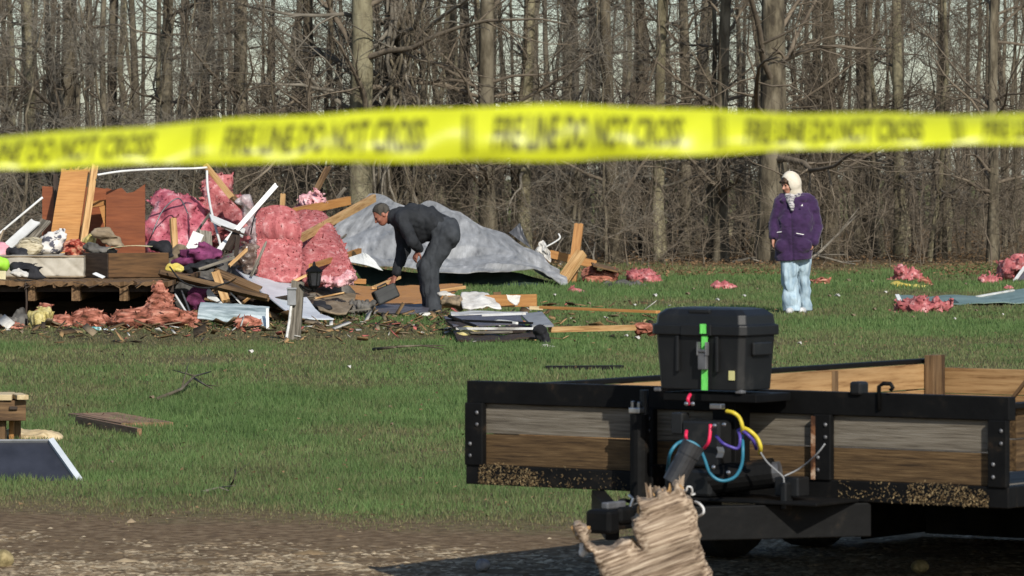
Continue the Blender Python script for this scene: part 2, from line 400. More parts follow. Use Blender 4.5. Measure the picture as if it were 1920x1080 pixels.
pm('cloth_black', [(.010,.010,.012), (.028,.028,.032)], 8, rough=.9, bump=.4, bscale=12, dist=.02)
pm('cloth_purple', [(.10,.018,.06), (.20,.045,.12)], 7, rough=.9, bump=.5, bscale=12, dist=.02)
pm('cloth_red', [(.10,.015,.01), (.32,.05,.03), (.5,.25,.16)], 16, rough=.9, bump=.4, pos=[.35,.5,.65])
pm('cloth_pink', [(.60,.22,.28), (.72,.40,.44)], 6, rough=.9, bump=.3)
pm('cloth_tan', [(.16,.12,.075), (.30,.235,.16)], 5, rough=.95, bump=.5, bscale=11, dist=.02)
pm('cloth_grey', [(.05,.047,.042), (.15,.14,.125)], 5, rough=.95, bump=.5, dist=.02)
pm('cloth_yellow', [(.48,.36,.06), (.65,.55,.16)], 8, rough=.9, bump=.4)
pm('yellow_wool', [(.22,.17,.05), (.50,.42,.16), (.6,.52,.25)], 12, rough=.95, bump=.8, dist=.02)
pm('plastic_teal', [(.05,.20,.21), (.14,.36,.36), (.6,.65,.62)], 10, rough=.5, bump=.2, pos=[.3,.5,.7])
pm('plastic_lime', [(.28,.62,.03), (.42,.75,.08)], 5, rough=.5, bump=.1)
pm('bag_brown', [(.05,.03,.022), (.13,.085,.065), (.3,.24,.2)], 7, rough=.3, bump=.8, dist=.02, spec=.5)
pm('bag_clear', [(.30,.24,.24), (.6,.55,.55)], 8, rough=.22, bump=.8, dist=.03, spec=.6, alpha=.55)
pm('mattress', [(.38,.34,.27), (.50,.46,.385)], 6, rough=.95, bump=.3)
pm('card', [(.50,.45,.26), (.62,.56,.36)], 5, rough=.9, bump=.1)
pm('black_paint', [(.003,.003,.003), (.005,.005,.005), (.012,.010,.008), (.055,.030,.017)], 11, rough=.62, bump=.25, bscale=30, spec=.15, detail=9, pos=[.2,.6,.74,.9])
pm('black_plastic', [(.006,.0065,.007), (.010,.0105,.011), (.030,.029,.027)], 7, rough=.48, bump=.12, bscale=90, dist=.002, spec=.4, detail=10, pos=[.2,.62,.88])
pm('rubber', [(.010,.010,.010), (.02,.02,.02)], 10, rough=.85, bump=.3)
pm('steel', [(.25,.25,.25), (.5,.5,.5)], 12, rough=.3, bump=.1, metal=.9)
pm('steel_dull', [(.10,.10,.105), (.21,.21,.215)], 8, rough=.45, bump=.15, metal=.5)
pm('grey_plastic', [(.20,.205,.21), (.28,.285,.29)], 6, rough=.5, bump=.05)
pm('rust', [(.06,.025,.012), (.20,.085,.035), (.5,.36,.25)], 14, rough=.9, bump=.5, pos=[.35,.5,.68])
pm('strap_green', [(.10,.52,.08), (.18,.68,.14)], 25, (1, 6, 1), .7, .15)
pm('hose_blue', [(.02,.13,.20), (.035,.19,.28)], 9, rough=.4, bump=.05)
pm('hose_yellow', [(.60,.47,.03), (.75,.62,.08)], 9, rough=.4, bump=.05)
pm('hose_red', [(.55,.015,.06), (.72,.03,.09)], 9, rough=.4, bump=.05)
pm('hose_purple', [(.05,.035,.22), (.10,.07,.34)], 9, rough=.4, bump=.05)
pm('rope_white', [(.6,.59,.56), (.75,.74,.72)], 20, rough=.8, bump=.3)
pm('sticker', [(.50,.47,.20), (.60,.57,.30)], 9, rough=.6, bump=0)
pm('glass_dark', [(.02,.02,.022), (.04,.04,.045)], 4, rough=.12, bump=.05, spec=.7)
pm('panel_blue', [(.020,.022,.030), (.034,.037,.050)], 5, rough=.42, bump=.05, spec=.5)
pm('board_slate', [(.06,.055,.065), (.12,.115,.135)], 4, (1, 3, 1), .5, .15)
pm('concrete', [(.18,.17,.155), (.30,.285,.26)], 6, rough=.95, bump=.4)
pm('bark', [(.042,.034,.023), (.108,.090,.060), (.175,.150,.105)], 5, (.35, 1, 1), .95, .9, bscale=14, dist=.03)
pm('bark_pale', [(.09,.078,.046), (.18,.158,.098), (.26,.235,.15)], 4, (.35, 1, 1), .95, .8, bscale=12, dist=.03)
pm('bark_dark', [(.026,.021,.014), (.072,.058,.038), (.125,.104,.07)], 5, (.35, 1, 1), .95, .9, bscale=14, dist=.03)
pm('twig', [(.105,.083,.060), (.185,.150,.108)], 3, rough=.9, bump=0)
pm('twig_grey', [(.13,.115,.090), (.225,.20,.16)], 3, rough=.9, bump=0)
pm('grass_blade', [(.85,.85,.85), (1.1,1.1,1.1)], 1, rough=.6, bump=0, trans=.42, attr='col', spec=.2, big=.1)
pm('stone', [(.8,.8,.8), (1.1,1.1,1.1)], 20, rough=.95, bump=.3, attr='col', spec=.2, dist=.002)
pm('leaf', [(.85,.85,.85), (1.1,1.1,1.1)], 4, rough=.9, bump=0, attr='col', spec=.1)

# ---------------------------------------------------------------- ground
def gravel_edge(x):
    return 22.6 - 0.62 * (np.minimum(x, .55) + 2.5) + 4.2 * np.clip((x - .75) / .8, 0, 1) + 0.55 * vnoise(x*1.1, x*0 + 3.3, x*0, 5) + 0.25 * vnoise(x*4, x*0, x*0, 9)
def ground_material():
    m = bpy.data.materials.new('ground'); m.use_nodes = True; n = m.node_tree.nodes; L = m.node_tree.links; b = n['Principled BSDF']
    b.inputs['Roughness'].default_value = 1.0; b.inputs['Specular IOR Level'].default_value = 0.1
    g = n.new('ShaderNodeNewGeometry'); sp = n.new('ShaderNodeSeparateXYZ'); L.new(g.outputs['Position'], sp.inputs[0])
    def noise(scale, det=4, st=(1, 1, 1)):
        mp = n.new('ShaderNodeMapping'); mp.inputs['Scale'].default_value = st; L.new(g.outputs['Position'], mp.inputs[0])
        t = n.new('ShaderNodeTexNoise'); t.inputs['Scale'].default_value = scale; t.inputs['Detail'].default_value = det; t.inputs['Roughness'].default_value = .65; L.new(mp.outputs[0], t.inputs['Vector']); return t.outputs['Fac']
    def ramp(f, cols, ps):
        r = n.new('ShaderNodeValToRGB'); L.new(f, r.inputs[0]); e = r.color_ramp.elements
        while len(e) < len(cols): e.new(.5)
        for i, c in enumerate(cols): e[i].position = ps[i]; e[i].color = (*c, 1)
        return r.outputs[0]
    def math2(op, a, bb):
        q = n.new('ShaderNodeMath'); q.operation = op
        for i, v in enumerate((a, bb)):
            if isinstance(v, (int, float)): q.inputs[i].default_value = v
            else: L.new(v, q.inputs[i])
        return q.outputs[0]
    def mixc(f, a, c):
        q = n.new('ShaderNodeMix'); q.data_type = 'RGBA'; L.new(f, q.inputs[0]); L.new(a, q.inputs[6]); L.new(c, q.inputs[7]); return q.outputs[2]
    def step(v, lo, hi):
        q = n.new('ShaderNodeMapRange'); q.inputs['From Min'].default_value = lo; q.inputs['From Max'].default_value = hi; L.new(v, q.inputs['Value']); return q.outputs[0]
    soil = ramp(noise(9, 6), [(.075,.056,.030), (.12,.105,.05), (.10,.125,.045)], [.36, .5, .64])
    dirt = ramp(noise(14, 7), [(.085,.055,.030), (.155,.105,.060), (.26,.19,.115)], [.36, .5, .66])
    litter = ramp(noise(3, 7, (1, .4, 1)), [(.055,.036,.018), (.12,.084,.045), (.19,.145,.085)], [.3, .5, .72])
    field = ramp(noise(.25, 5), [(.10,.115,.035), (.17,.17,.065)], [.35, .65])
    wob = noise(.35, 4)
    y = math2('ADD', sp.outputs['Y'], math2('MULTIPLY', math2('SUBTRACT', wob, .5), 9.0))
    edge = math2('ADD', sp.outputs['Y'], math2('MULTIPLY', math2('MINIMUM', sp.outputs['X'], math2('SUBTRACT', 3.2, math2('MULTIPLY', sp.outputs['X'], 4.0))), .62)); edge = math2('ADD', edge, math2('MULTIPLY', math2('SUBTRACT', noise(1.4, 5), .5), 2.2))
    c = mixc(step(edge, 20.8, 22.0), dirt, soil)
    c = mixc(step(y, 72, 82), c, litter); c = mixc(step(y, 150, 170), c, field)
    L.new(c, b.inputs['Base Color'])
    bp = n.new('ShaderNodeBump'); bp.inputs['Strength'].default_value = .8; bp.inputs['Distance'].default_value = .03; L.new(noise(22, 6), bp.inputs['Height']); L.new(bp.outputs[0], b.inputs['Normal'])
    MATS['ground'] = m
ground_material()
gb = MB(); R = 2600.0
gb.add([(-R, -R, 0), (R, -R, 0), (R, R, 0), (-R, R, 0)], [(0, 1, 2, 3)])
tag(gb.build('ground', 'ground'), kind='structure')

DECK = (-9.2, -3.62, 50.0, 58.5)                              # footprint of the wrecked floor
def half_w(y): return 960 * y / F * 1.12 + 0.6
def blades(y0, y1, dens, hh, ww, seed, dry_add=0.0):
    r = np.random.default_rng(seed); wmax = half_w(y1); N = int(dens * (y1 - y0) * 2 * wmax)
    x = r.uniform(-wmax, wmax, N); y = r.uniform(y0, y1, N)
    keep = np.abs(x) < half_w(y)
    patch = fbm(x*.55, y*.22, x*0, 31, 3); fine = vnoise(x*3.2, y*1.6, x*0, 77); tuft = vnoise(x*9, y*5, x*0, 41)
    e = gravel_edge(x); q = (y - e)
    keep &= r.random(N) < np.clip(.25 + q / 1.3, 0, 1)                      # thins out towards the gravel
    keep &= r.random(N) < np.clip(.90 + .6 * patch + .2 * fine, .12, 1)
    keep &= ~((x > DECK[0]) & (x < DECK[1]) & (y > DECK[2] - .2) & (y < DECK[3]))
    soil = np.exp(-((y - 47.8) / 2.6)**4) * np.clip((-.4 - x) / .5, 0, 1) * np.clip(.9 + .5 * fine, 0, 1)                        # trodden strip in front of the wreck
    soil = np.maximum(soil, np.clip((y - 74) / 9, 0, 1) * .8)
    keep &= r.random(N) < 1 - .88 * soil
    x, y, patch, fine, soil, q, tuft = [a[keep] for a in (x, y, patch, fine, soil, q, tuft)]; N = len(x)
    dry = np.clip(.12 + dry_add - .55 * patch - .25 * fine + .8 * soil + .7 * np.clip(1.2 - q, 0, 1) + r.normal(0, .20, N), 0, 1)
    h = hh * r.uniform(.45, 1.15, N) * (1 + .45 * tuft) * (1 - .3 * soil) * (1 + .3 * patch) * np.clip(.35 + q*.5, .35, 1); wd = ww * r.uniform(.7, 1.4, N)
    a = r.uniform(0, 2*np.pi, N); ln = r.uniform(.1, .75, N) * h; la = r.uniform(0, 2*np.pi, N)
    cx, sx = np.cos(a) * wd, np.sin(a) * wd; z = np.zeros(N)
    V = np.stack([np.stack([x-cx, y-sx, z], 1), np.stack([x+cx, y+sx, z], 1), np.stack([x+np.cos(la)*ln, y+np.sin(la)*ln, h], 1)], 1).reshape(-1, 3)
    g1, g2, d1 = np.array([.102,.182,.052]), np.array([.160,.232,.082]), np.array([.215,.18,.092])
    t = r.random(N)[:, None]; c = (g1*(1-t) + g2*t) * (1 - dry[:, None]) + d1 * dry[:, None] * r.uniform(.6, 1.25, N)[:, None]
    c = np.repeat(c, 3, 0)
    return V, c
Vs, Cs = [], []
for a in ((20.3, 27, 3300, .040, .0030, 1), (27, 36, 2300, .042, .0042, 2), (36, 50, 1250, .045, .0060, 3), (50, 66, 620, .055, .0085, 4), (66, 86, 330, .07, .011, 5)):
    V, c = blades(*a); Vs.append(V); Cs.append(c)
V = np.concatenate(Vs); Cc = np.concatenate(Cs)
tag(link('grass', np_mesh('grass', V, np.arange(len(V)).reshape(-1, 3), 'grass_blade', attrs={'col': Cc})), 'short patchy green lawn grass with dry blades', 'grass', kind='stuff')

# gravel: thousands of small chips of pale stone and wood lying on the dirt
def chips(N, xs, ys, size, flat, seed, dens=None):
    r = np.random.default_rng(seed); x = r.uniform(*xs, N); y = r.uniform(*ys, N)
    k = dens(x, y, r); x, y = x[k], y[k]; N = len(x)
    base = np.array([(1,0,0), (0,1,0), (-1,0,0), (0,-1,0), (0,0,1), (.7,.7,-.3), (-.7,-.7,-.3)], float)[:5]
    s = size * np.exp(r.normal(0, .42, N)); a = r.uniform(0, 2*np.pi, N); el = r.uniform(.5, 1.5, N)
    P = np.repeat(base[None], N, 0) * r.uniform(.65, 1.2, (N, 5, 1)); P[..., 0] *= (s*el)[:, None]; P[..., 1] *= (s/el)[:, None]; P[..., 2] *= (s * r.uniform(flat*.5, flat*1.4, N))[:, None]
    ca, sa = np.cos(a)[:, None], np.sin(a)[:, None]; X = P[..., 0]*ca - P[..., 1]*sa; Y = P[..., 0]*sa + P[..., 1]*ca
    V = np.stack([X + x[:, None], Y + y[:, None], np.maximum(P[..., 2], -.001) + .001], 2).reshape(-1, 3)
    f = np.array([(0,1,4), (1,2,4), (2,3,4), (3,0,4)]); Fa = (np.arange(N)[:, None, None]*5 + f[None]).reshape(-1, 3)
    t = r.random(N)[:, None]**1.5; c = np.array([.24,.165,.09])*(1-t) + np.array([.58,.465,.305])*t; c *= r.uniform(.55, 1.15, N)[:, None]
    return V, Fa, np.repeat(c, 5, 0)
def gd(x, y, r):
    e = gravel_edge(x) - y; p = fbm(x*.9, y*.55, x*0, 61, 3); s = vnoise(x*2.4, y*5, x*0, 63)
    return (np.abs(x) < half_w(y)) & (r.random(len(x)) < np.clip((e - 1.0) / 1.8, 0, 1) * np.clip(.44 + 1.0*p + .8*s, .03, .97))
V, Fa, c = chips(170000, (-3.6, 3.6), (17.0, 23.6), .0135, .22, 3, gd)
tag(link('gravel', np_mesh('gravel', V, Fa, 'stone', attrs={'col': c})), 'pale stone and wood chips strewn over brown dirt', 'gravel', kind='stuff')
def gd2(x, y, r):
    e = gravel_edge(x) - y
    return (np.abs(x) < half_w(y)) & (r.random(len(x)) < np.clip((e + .6) / 2, 0, .8))
V, Fa, c = chips(420, (-3.4, 3.4), (18, 23.6), .012, .35, 13, gd2)
tag(link('gravel', np_mesh('gravel', V, Fa, 'stone', attrs={'col': c*1.1})), 'larger pale stones lying between the chips', 'gravel', kind='stuff')
# dead leaves under the trees
def leaves(N, seed):
    r = np.random.default_rng(seed); y = 74 + 60 * r.random(N)**1.6; x = r.uniform(-1, 1, N) * half_w(y); s = r.uniform(.018, .045, N)
    k = vnoise(x*.5, y*.2, x*0, 8) + (y - 80) * .05 > r.uniform(-1, .6, N); x, y, s = x[k], y[k], s[k]; N = len(x)
    P = r.normal(0, 1, (N, 3, 3)); P[..., 2] *= .55; P /= np.linalg.norm(P, axis=2, keepdims=True); P *= s[:, None, None]
    P[..., 0] += x[:, None]; P[..., 1] += y[:, None]; P[..., 2] += .05 + r.random(N)[:, None]*.05
    c = np.array([.17,.105,.055]) * r.uniform(.5, 1.5, (N, 1)) * np.array([1, 1, 1])
    return P.reshape(-1, 3), np.repeat(c, 3, 0)
V, c = leaves(42000, 5)
tag(link('leaf_litter', np_mesh('leaf_litter', V, np.arange(len(V)).reshape(-1, 3), 'leaf', attrs={'col': c})), 'brown dead leaves lying under the bare trees', 'leaves', kind='stuff')

def lawn_leaves(N, seed):
    r = np.random.default_rng(seed); y = 21.5 + 55*r.random(N)**1.3; x = r.uniform(-1, 1, N)*half_w(y); s = r.uniform(.006, .016, N)*(y/24)**.6
    P = r.normal(0, 1, (N, 3, 3)); P[..., 2] *= .5; P /= np.linalg.norm(P, axis=2, keepdims=True); P *= s[:, None, None]
    P[..., 0] += x[:, None]; P[..., 1] += y[:, None]; P[..., 2] += .04
    c = np.array([.15,.10,.055])*r.uniform(.5, 1.5, (N, 1)); return P.reshape(-1, 3), np.repeat(c, 3, 0)
V, c = lawn_leaves(2600, 15)
tag(link('fallen_leaves', np_mesh('fallen_leaves', V, np.arange(len(V)).reshape(-1, 3), 'leaf', attrs={'col': c})), 'dry brown leaves strewn over the lawn', 'leaves', kind='stuff')
# ---------------------------------------------------------------- woods
def tubes(P, Rr, sides):
    """N tubes of K points each, all at once"""
    N, K, _ = P.shape; T = np.gradient(P, axis=1); T /= np.linalg.norm(T, axis=2, keepdims=True) + 1e-9
    ref = np.where(np.abs(T[..., 2:3]) > .9, np.array([1., .2, 0]), np.array([0, 0, 1.])); S = np.cross(T, ref); S /= np.linalg.norm(S, axis=2, keepdims=True) + 1e-9; U = np.cross(S, T)
    a = np.arange(sides) * 2*np.pi/sides
    ring = P[:, :, None] + Rr[:, :, None, None] * (S[:, :, None] * np.cos(a)[None, None, :, None] + U[:, :, None] * np.sin(a)[None, None, :, None])
    L = np.cumsum(np.concatenate([np.zeros((N, 1)), np.linalg.norm(np.diff(P, axis=1), axis=2)], 1), 1)
    lc = np.stack([np.broadcast_to(L[:, :, None], (N, K, sides)), Rr[:, :, None]*np.cos(a), Rr[:, :, None]*np.sin(a)], 3) + np.arange(N)[:, None, None, None] * .37
    i = np.arange(K-1)[:, None]; j = np.arange(sides)[None]; j2 = (j+1) % sides
    f = np.stack([i*sides+j, i*sides+j2, (i+1)*sides+j2, (i+1)*sides+j], 2).reshape(-1, 4)
    Fa = (np.arange(N)[:, None, None]*K*sides + f[None]).reshape(-1, 4)
    return ring.reshape(-1, 3), Fa, lc.reshape(-1, 3)
def grow(PP, PR, par, t, length, ang, K, r, up=0.0, wig=.12, rfrac=.55, rmin=.003):
    """children that leave their parents at fraction t with opening angle ang"""
    K0 = PP.shape[1]; u = t*(K0-1); i = np.minimum(u.astype(int), K0-2); f = (u - i)[:, None]
    A, B = PP[par, i], PP[par, i+1]; st = A*(1-f) + B*f; d = B - A; d /= np.linalg.norm(d, axis=1, keepdims=True) + 1e-9; rr = PR[par, i]*(1-f[:, 0]) + PR[par, i+1]*f[:, 0]
    N = len(par); v = r.normal(0, 1, (N, 3)); v -= d*(v*d).sum(1, keepdims=True); v /= np.linalg.norm(v, axis=1, keepdims=True) + 1e-9
    dr = d*np.cos(ang)[:, None] + v*np.sin(ang)[:, None]; pts = [st]; seg = length/(K-1)
    for k in range(K-1):
        dr = dr + r.normal(0, wig, (N, 3)) + np.array([0, 0, up]); dr /= np.linalg.norm(dr, axis=1, keepdims=True); pts.append(pts[-1] + dr*seg[:, None])
    P = np.stack(pts, 1); r0 = np.maximum(rmin, rr*rfrac); Rr = r0[:, None]*np.linspace(1, .25, K)[None]; return P, np.maximum(Rr, rmin*.6)
def make_tree(seed, H, r0, nb, lowz, blen, n2, n3, bend=.25, droop=-.01, twig_r=.004, mat='bark', tmat='twig'):
    r = np.random.default_rng(seed); K = 16; z = np.linspace(0, H, K)
    ox = np.cumsum(r.normal(0, bend/K*1.6, K)); oy = np.cumsum(r.normal(0, bend/K*1.6, K)); ox -= ox[0]; oy -= oy[0]
    P = np.stack([ox, oy, z], 1)[None]; R0 = r0*(1 - .8*(z/H)**1.1); R0[0] *= 1.35; z[0] = -.12; P[0, 0, 2] = -.12; Rr = R0[None]
    Vt, Ft, Lt = tubes(P, Rr, 12 if r0 > .1 else 7)
    Vt = Vt + (np.stack([vnoise(Vt[:, 0]*9, Vt[:, 1]*9, Vt[:, 2]*1.7, seed), vnoise(Vt[:, 0]*9, Vt[:, 1]*9, Vt[:, 2]*1.7, seed+3), np.zeros(len(Vt))], 1) * r0*.10)
    par = np.zeros(nb, int); t = (lowz + (H*.97 - lowz)*r.random(nb)**1.35)/H
    P1, R1 = grow(P, Rr, par, t, blen*r.uniform(.4, 1.2, nb)*(1-.45*t), np.radians(r.uniform(45, 88, nb)), 9, r, .02+droop, .16, .30, .012*max(.4, r0/.15))
    par2 = np.repeat(np.arange(nb), n2); t2 = r.uniform(.12, .98, len(par2)); l1 = np.linalg.norm(P1[:, -1]-P1[:, 0], axis=1)
    P2, R2 = grow(P1, R1, par2, t2, np.clip(l1[par2]*r.uniform(.18, .6, len(par2)), .25, 2.4), np.radians(r.uniform(25, 70, len(par2))), 6, r, droop, .20, .5, .006)
    par3 = np.repeat(np.arange(len(par2)), n3); t3 = r.uniform(.1, 1, len(par3))
    P3, R3 = grow(P2, R2, par3, t3, r.uniform(.2, .85, len(par3)), np.radians(r.uniform(20, 65, len(par3))), 4, r, droop, .22, .6, twig_r)
    vs, fs, ls, o = [], [], [], 0
    for PQ, RQ, s in ((P1, R1, 6), (P2, R2, 4), (P3, R3, 3)):
        v, f, l = tubes(PQ, RQ, s); vs.append(v); fs.append(f+o); ls.append(l); o += len(v)
    return np_mesh('trunk', Vt, Ft, mat, Lt, True), np_mesh('crown', np.concatenate(vs), np.concatenate(fs), tmat, np.concatenate(ls))
VAR = {
 'big':  [make_tree(1, 19, .235, 30, 2.0, 5.2, 9, 4, mat='bark_pale'), make_tree(2, 18, .225, 30, 1.6, 5.0, 9, 4, mat='bark'), make_tree(3, 18, .22, 32, 1.4, 5.0, 9, 4, mat='bark_dark', tmat='twig_grey')],
 'mid':  [make_tree(11, 16, .135, 26, 1.2, 3.6, 8, 4, mat='bark'), make_tree(12, 15, .13, 28, 1.0, 3.6, 8, 4, mat='bark_dark'), make_tree(13, 16, .125, 26, 1.4, 3.4, 8, 4, mat='bark_pale', tmat='twig_grey')],
 'slim': [make_tree(21, 12, .07, 22, .8, 2.2, 7, 4, .5, mat='bark'), make_tree(22, 11, .065, 22, .9, 2.2, 7, 4, .6, mat='bark_pale', tmat='twig_grey'), make_tree(23, 12, .06, 22, .7, 2.0, 7, 4, .5, mat='bark_dark')],
 'sap':  [make_tree(31, 6.5, .03, 18, .4, 1.3, 7, 5, .7, tmat='twig_grey'), make_tree(32, 5.5, .026, 18, .3, 1.3, 7, 5, .7, mat='bark_dark')],
}
def tree(kind, v, px, D, wpx, label, group=None, lean=None, rz=None):
    x = (px-960)*D/F; tr, cr = VAR[kind][v % len(VAR[kind])]; base = {'big': .225, 'mid': .13, 'slim': .065, 'sap': .028}[kind]
    s = (wpx*D/F/2)/base
    o = thing('bare_tree', label, 'tree', (x, D, 0), random.random()*6.28 if rz is None else rz, group)
    q = 1.0 if s < 1 else s**.4
    o.scale = (s, s, max(.8, q*.95 + .05*s))
    if lean: o.rotation_euler[1] = math.radians(lean)
    link('trunk', tr, o); c = link('crown', cr, o)
    c.scale = (1/s*max(.8, s**.5), 1/s*max(.8, s**.5), 1)
    return o
tree('big', 0, 676, 86.5, 46, 'thick pale olive trunk right behind the torn grey roof sheet')
tree('big', 2, 742, 87.5, 40, 'dark thick trunk hung with tangled vines')
tree('big', 1, 1451, 86, 54, 'thickest bare tree, mossy brown trunk behind the person in purple', lean=.6)
tree('mid', 1, 122, 88, 34, 'dark trunk with crooked low limbs behind the wrecked house floor')
tree('mid', 0, 456, 87, 29, 'straight brown trunk rising behind the pink insulation pile')
tree('mid', 0, 916, 87, 33, 'straight dark brown trunk behind the crest of the grey roof sheet')
tree('mid', 2, 985, 89, 27, 'slightly leaning trunk behind the low end of the roof sheet', lean=1.4)
tree('mid', 1, 1155, 88, 27, 'trunk leaning beside the pink roll at the edge of the lawn', lean=1.5)
GM, GS, GP = 'medium trees of the bare wood', 'slim trees of the bare wood', 'saplings along the edge of the wood'
LM, LS, LP = 'medium bare tree with a grey brown trunk standing in the wood', 'slim bare tree with a thin trunk standing in the wood', 'twiggy leafless sapling at the edge of the wood'
MED = ['medium trunk behind the lawn between the black box and the purple coat', 'medium trunk beside the leaning dead limb in the brush', 'medium trunk behind the bright pink folded insulation roll', 'medium trunk behind the pink pile with the window frame', 'medium trunk behind the pale fluff on the orange plank', 'medium trunk behind the white pipe slanting out of the wreck', 'medium trunk behind the long white conduit arch', 'medium trunk next to the pink roll but deeper in the wood', 'medium trunk behind the pink lump over yellow foam', 'medium trunk deep in the wood beyond the small flat pink tuft', 'medium trunk beyond the red brown cabinet', 'medium trunk beyond the bending person and the roof sheet crest', 'medium trunk beyond the crossed orange beams', 'medium trunk deep in the wood beyond the purple coat and the dead limbs', 'medium trunk deep in the wood beyond the long pale green metal sheet', 'medium trunk beyond the tall pink peak and brown rafter']
for i, (px, wd, D) in enumerate(((1352, 25, 88), (1556, 31, 90), (1240, 24, 89), (1862, 20, 86), (566, 24, 92), (52, 26, 92), (300, 24, 91), (1208, 20, 93), (1690, 24, 93), (1285, 22, 95), (210, 22, 95), (850, 20, 94), (1060, 22, 93), (1620, 26, 96), (1770, 22, 98), (385, 22, 97), (-60, 28, 90), (1990, 28, 90))):
    tree('mid', i, px, D, wd, MED[i] if i < len(MED) else LM, GM, lean=random.uniform(-1.5, 1.5))
for i in range(64):
    D = 88 + 42*random.random()**1.3; px = -60 + 2040*((i*0.618034) % 1.0) + random.uniform(-14, 14)
    tree('slim', i, px, D, random.uniform(9, 17), LS, GS, lean=random.uniform(-3.5, 3.5))
for i in range(46):
    D = 84 + 16*random.random(); px = -50 + 2020*((i*0.7548777) % 1.0) + random.uniform(-12, 12)
    tree('sap', i, px, D, random.uniform(4, 7), LP, GP, lean=random.uniform(-6, 6))
# the depth of the wood: stems and brush nobody could count
def far_wood(N, y0, y1, seed, rr, H, nb, n2):
    r = np.random.default_rng(seed); y = y0 + (y1-y0)*r.random(N); x = r.uniform(-1, 1, N)*half_w(y)*1.1; K = 7; z = np.linspace(-.05, 1, K)[None]*(H*r.uniform(.5, 1.2, N))[:, None]
    lx = r.normal(0, .05, N); P = np.stack([x[:, None] + lx[:, None]*z + np.cumsum(r.normal(0, .05, (N, K)), 1), y[:, None] + np.zeros((N, K)), z], 2)
    Rr = (rr*np.exp(r.normal(0, .4, N)))[:, None]*np.linspace(1, .3, K)[None]
    par = np.repeat(np.arange(N), nb); t = r.uniform(.04, 1, len(par))
    P1, R1 = grow(P, Rr, par, t, r.uniform(.5, 2.2, len(par)), np.radians(r.uniform(25, 85, len(par))), 6, r, .0, .2, .35, .006)
    par2 = np.repeat(np.arange(len(par)), n2); P2, R2 = grow(P1, R1, par2, r.uniform(.1, 1, len(par2)), r.uniform(.25, .9, len(par2)), np.radians(r.uniform(20, 70, len(par2))), 4, r, -.02, .2, .6, .0045)
    vs, fs, ls, o = [], [], [], 0
    for PQ, RQ, s in ((P, Rr, 5), (P1, R1, 3), (P2, R2, 3)):
        v, f, l = tubes(PQ, RQ, s); vs.append(v); fs.append(f+o); ls.append(l); o += len(v)
    return np.concatenate(vs), np.concatenate(fs), np.concatenate(ls)
V, Fa, l = far_wood(150, 98, 150, 51, .075, 10, 9, 3)
tag(link('far_wood', np_mesh('far_wood', V, Fa, 'bark', l)), 'deep mass of bare grey brown stems and branches', 'woods', kind='stuff')
V, Fa, l = far_wood(300, 130, 200, 52, .06, 4.2, 9, 3)
tag(link('far_wood', np_mesh('far_wood', V, Fa, 'twig', l)), 'farthest thicket of bare stems closing off the field', 'woods', kind='stuff')
V, Fa, l = far_wood(380, 82, 100, 53, .007, 1.5, 5, 3)
tag(link('undergrowth', np_mesh('undergrowth', V, Fa, 'twig', l)), 'low leafless brush along the foot of the wood', 'brush', kind='stuff')
# vines and fallen limbs
vn = thing('hanging_vines', 'tangled grey vines looping from the dark thick trunk', 'vines', (at(742, 490, 87).x, 87.0, 0))
for k in range(24):
    r = random.Random(k+40); x0 = 705 + 95*r.random(); pts = []; rad = r.uniform(.016, .045); ph = r.random()*6; am = r.uniform(.08, .38)
    z1 = r.uniform(3.6, 6.2); z0 = 0.0 if k % 3 else r.uniform(1.2, 2.4)
    if z0 > 0: am *= 1.5
    for i in range(15):
        f = i/14; z = z1*(1-f) + z0*f
        pts.append(Vector(((x0-960)*86.9/F + am*math.sin(f*5+ph) + .08*math.sin(f*17+ph*2), 86.95 + .25*math.sin(f*6+ph*1.7), z)))
    if z0 > 0:
        e = pts[-1]; sgn = r.choice((-1, 1)); pts += [e + Vector((.1*sgn, 0, -.12)), e + Vector((.35*sgn, .1, .0)), Vector((742*0 + (742-960)*87/F + .05*sgn, 87.4, e.z + .6))]
    piece(MB().tube(pts, [rad*(1-.3*i/len(pts)) for i in range(len(pts))], 5), 'vine', 'twig_grey' if k % 2 else 'bark', vn, smooth=True)
def limb(pts, r, label, mat='twig_grey', n=6, group='fallen limbs and sticks'):
    m = MB(); m.tube(pts, [r*(1-.65*i/(len(pts)-1)) for i in range(len(pts))], n)
    rr = random.Random(len(label)+int(pts[0][0]*100))
    for i in range(1, len(pts)-1):
        d = (Vector(pts[i+1]) - Vector(pts[i])); q = Vector((rr.uniform(-.7, .7), rr.uniform(-.4, .4), rr.uniform(-.05, .5)))*d.length*(.8 if pts[0][1] > 80 else .25)
        m.tube([pts[i], Vector(pts[i]) + d*.5 + q*.6, Vector(pts[i]) + d*.9 + q*1.1], [r*.5, r*.35, r*.15], 4)
    return single(m, 'fallen_branch', mat, label, 'branch', group, smooth=True)
limb([at(1505, 497, 84.5), at(1540, 470, 84.7), at(1570, 440, 84.9), at(1605, 405, 85.2)], .035, 'leaning dead limb rising from the brush behind the purple coat')
limb([at(1490, 500, 84), at(1530, 478, 84.2), at(1580, 492, 84.3), at(1610, 496, 84.4)], .03, 'dead limb lying in the brush behind the purple coat')
limb([at(1370, 492, 85), at(1405, 484, 85), at(1440, 495, 85)], .03, 'pale limb lying at the wood edge beside the purple coat')
limb([at(1118, 512, 84), at(1112, 480, 84.2), at(1116, 455, 84.5)], .03, 'pale broken stub standing behind the crossed beams')
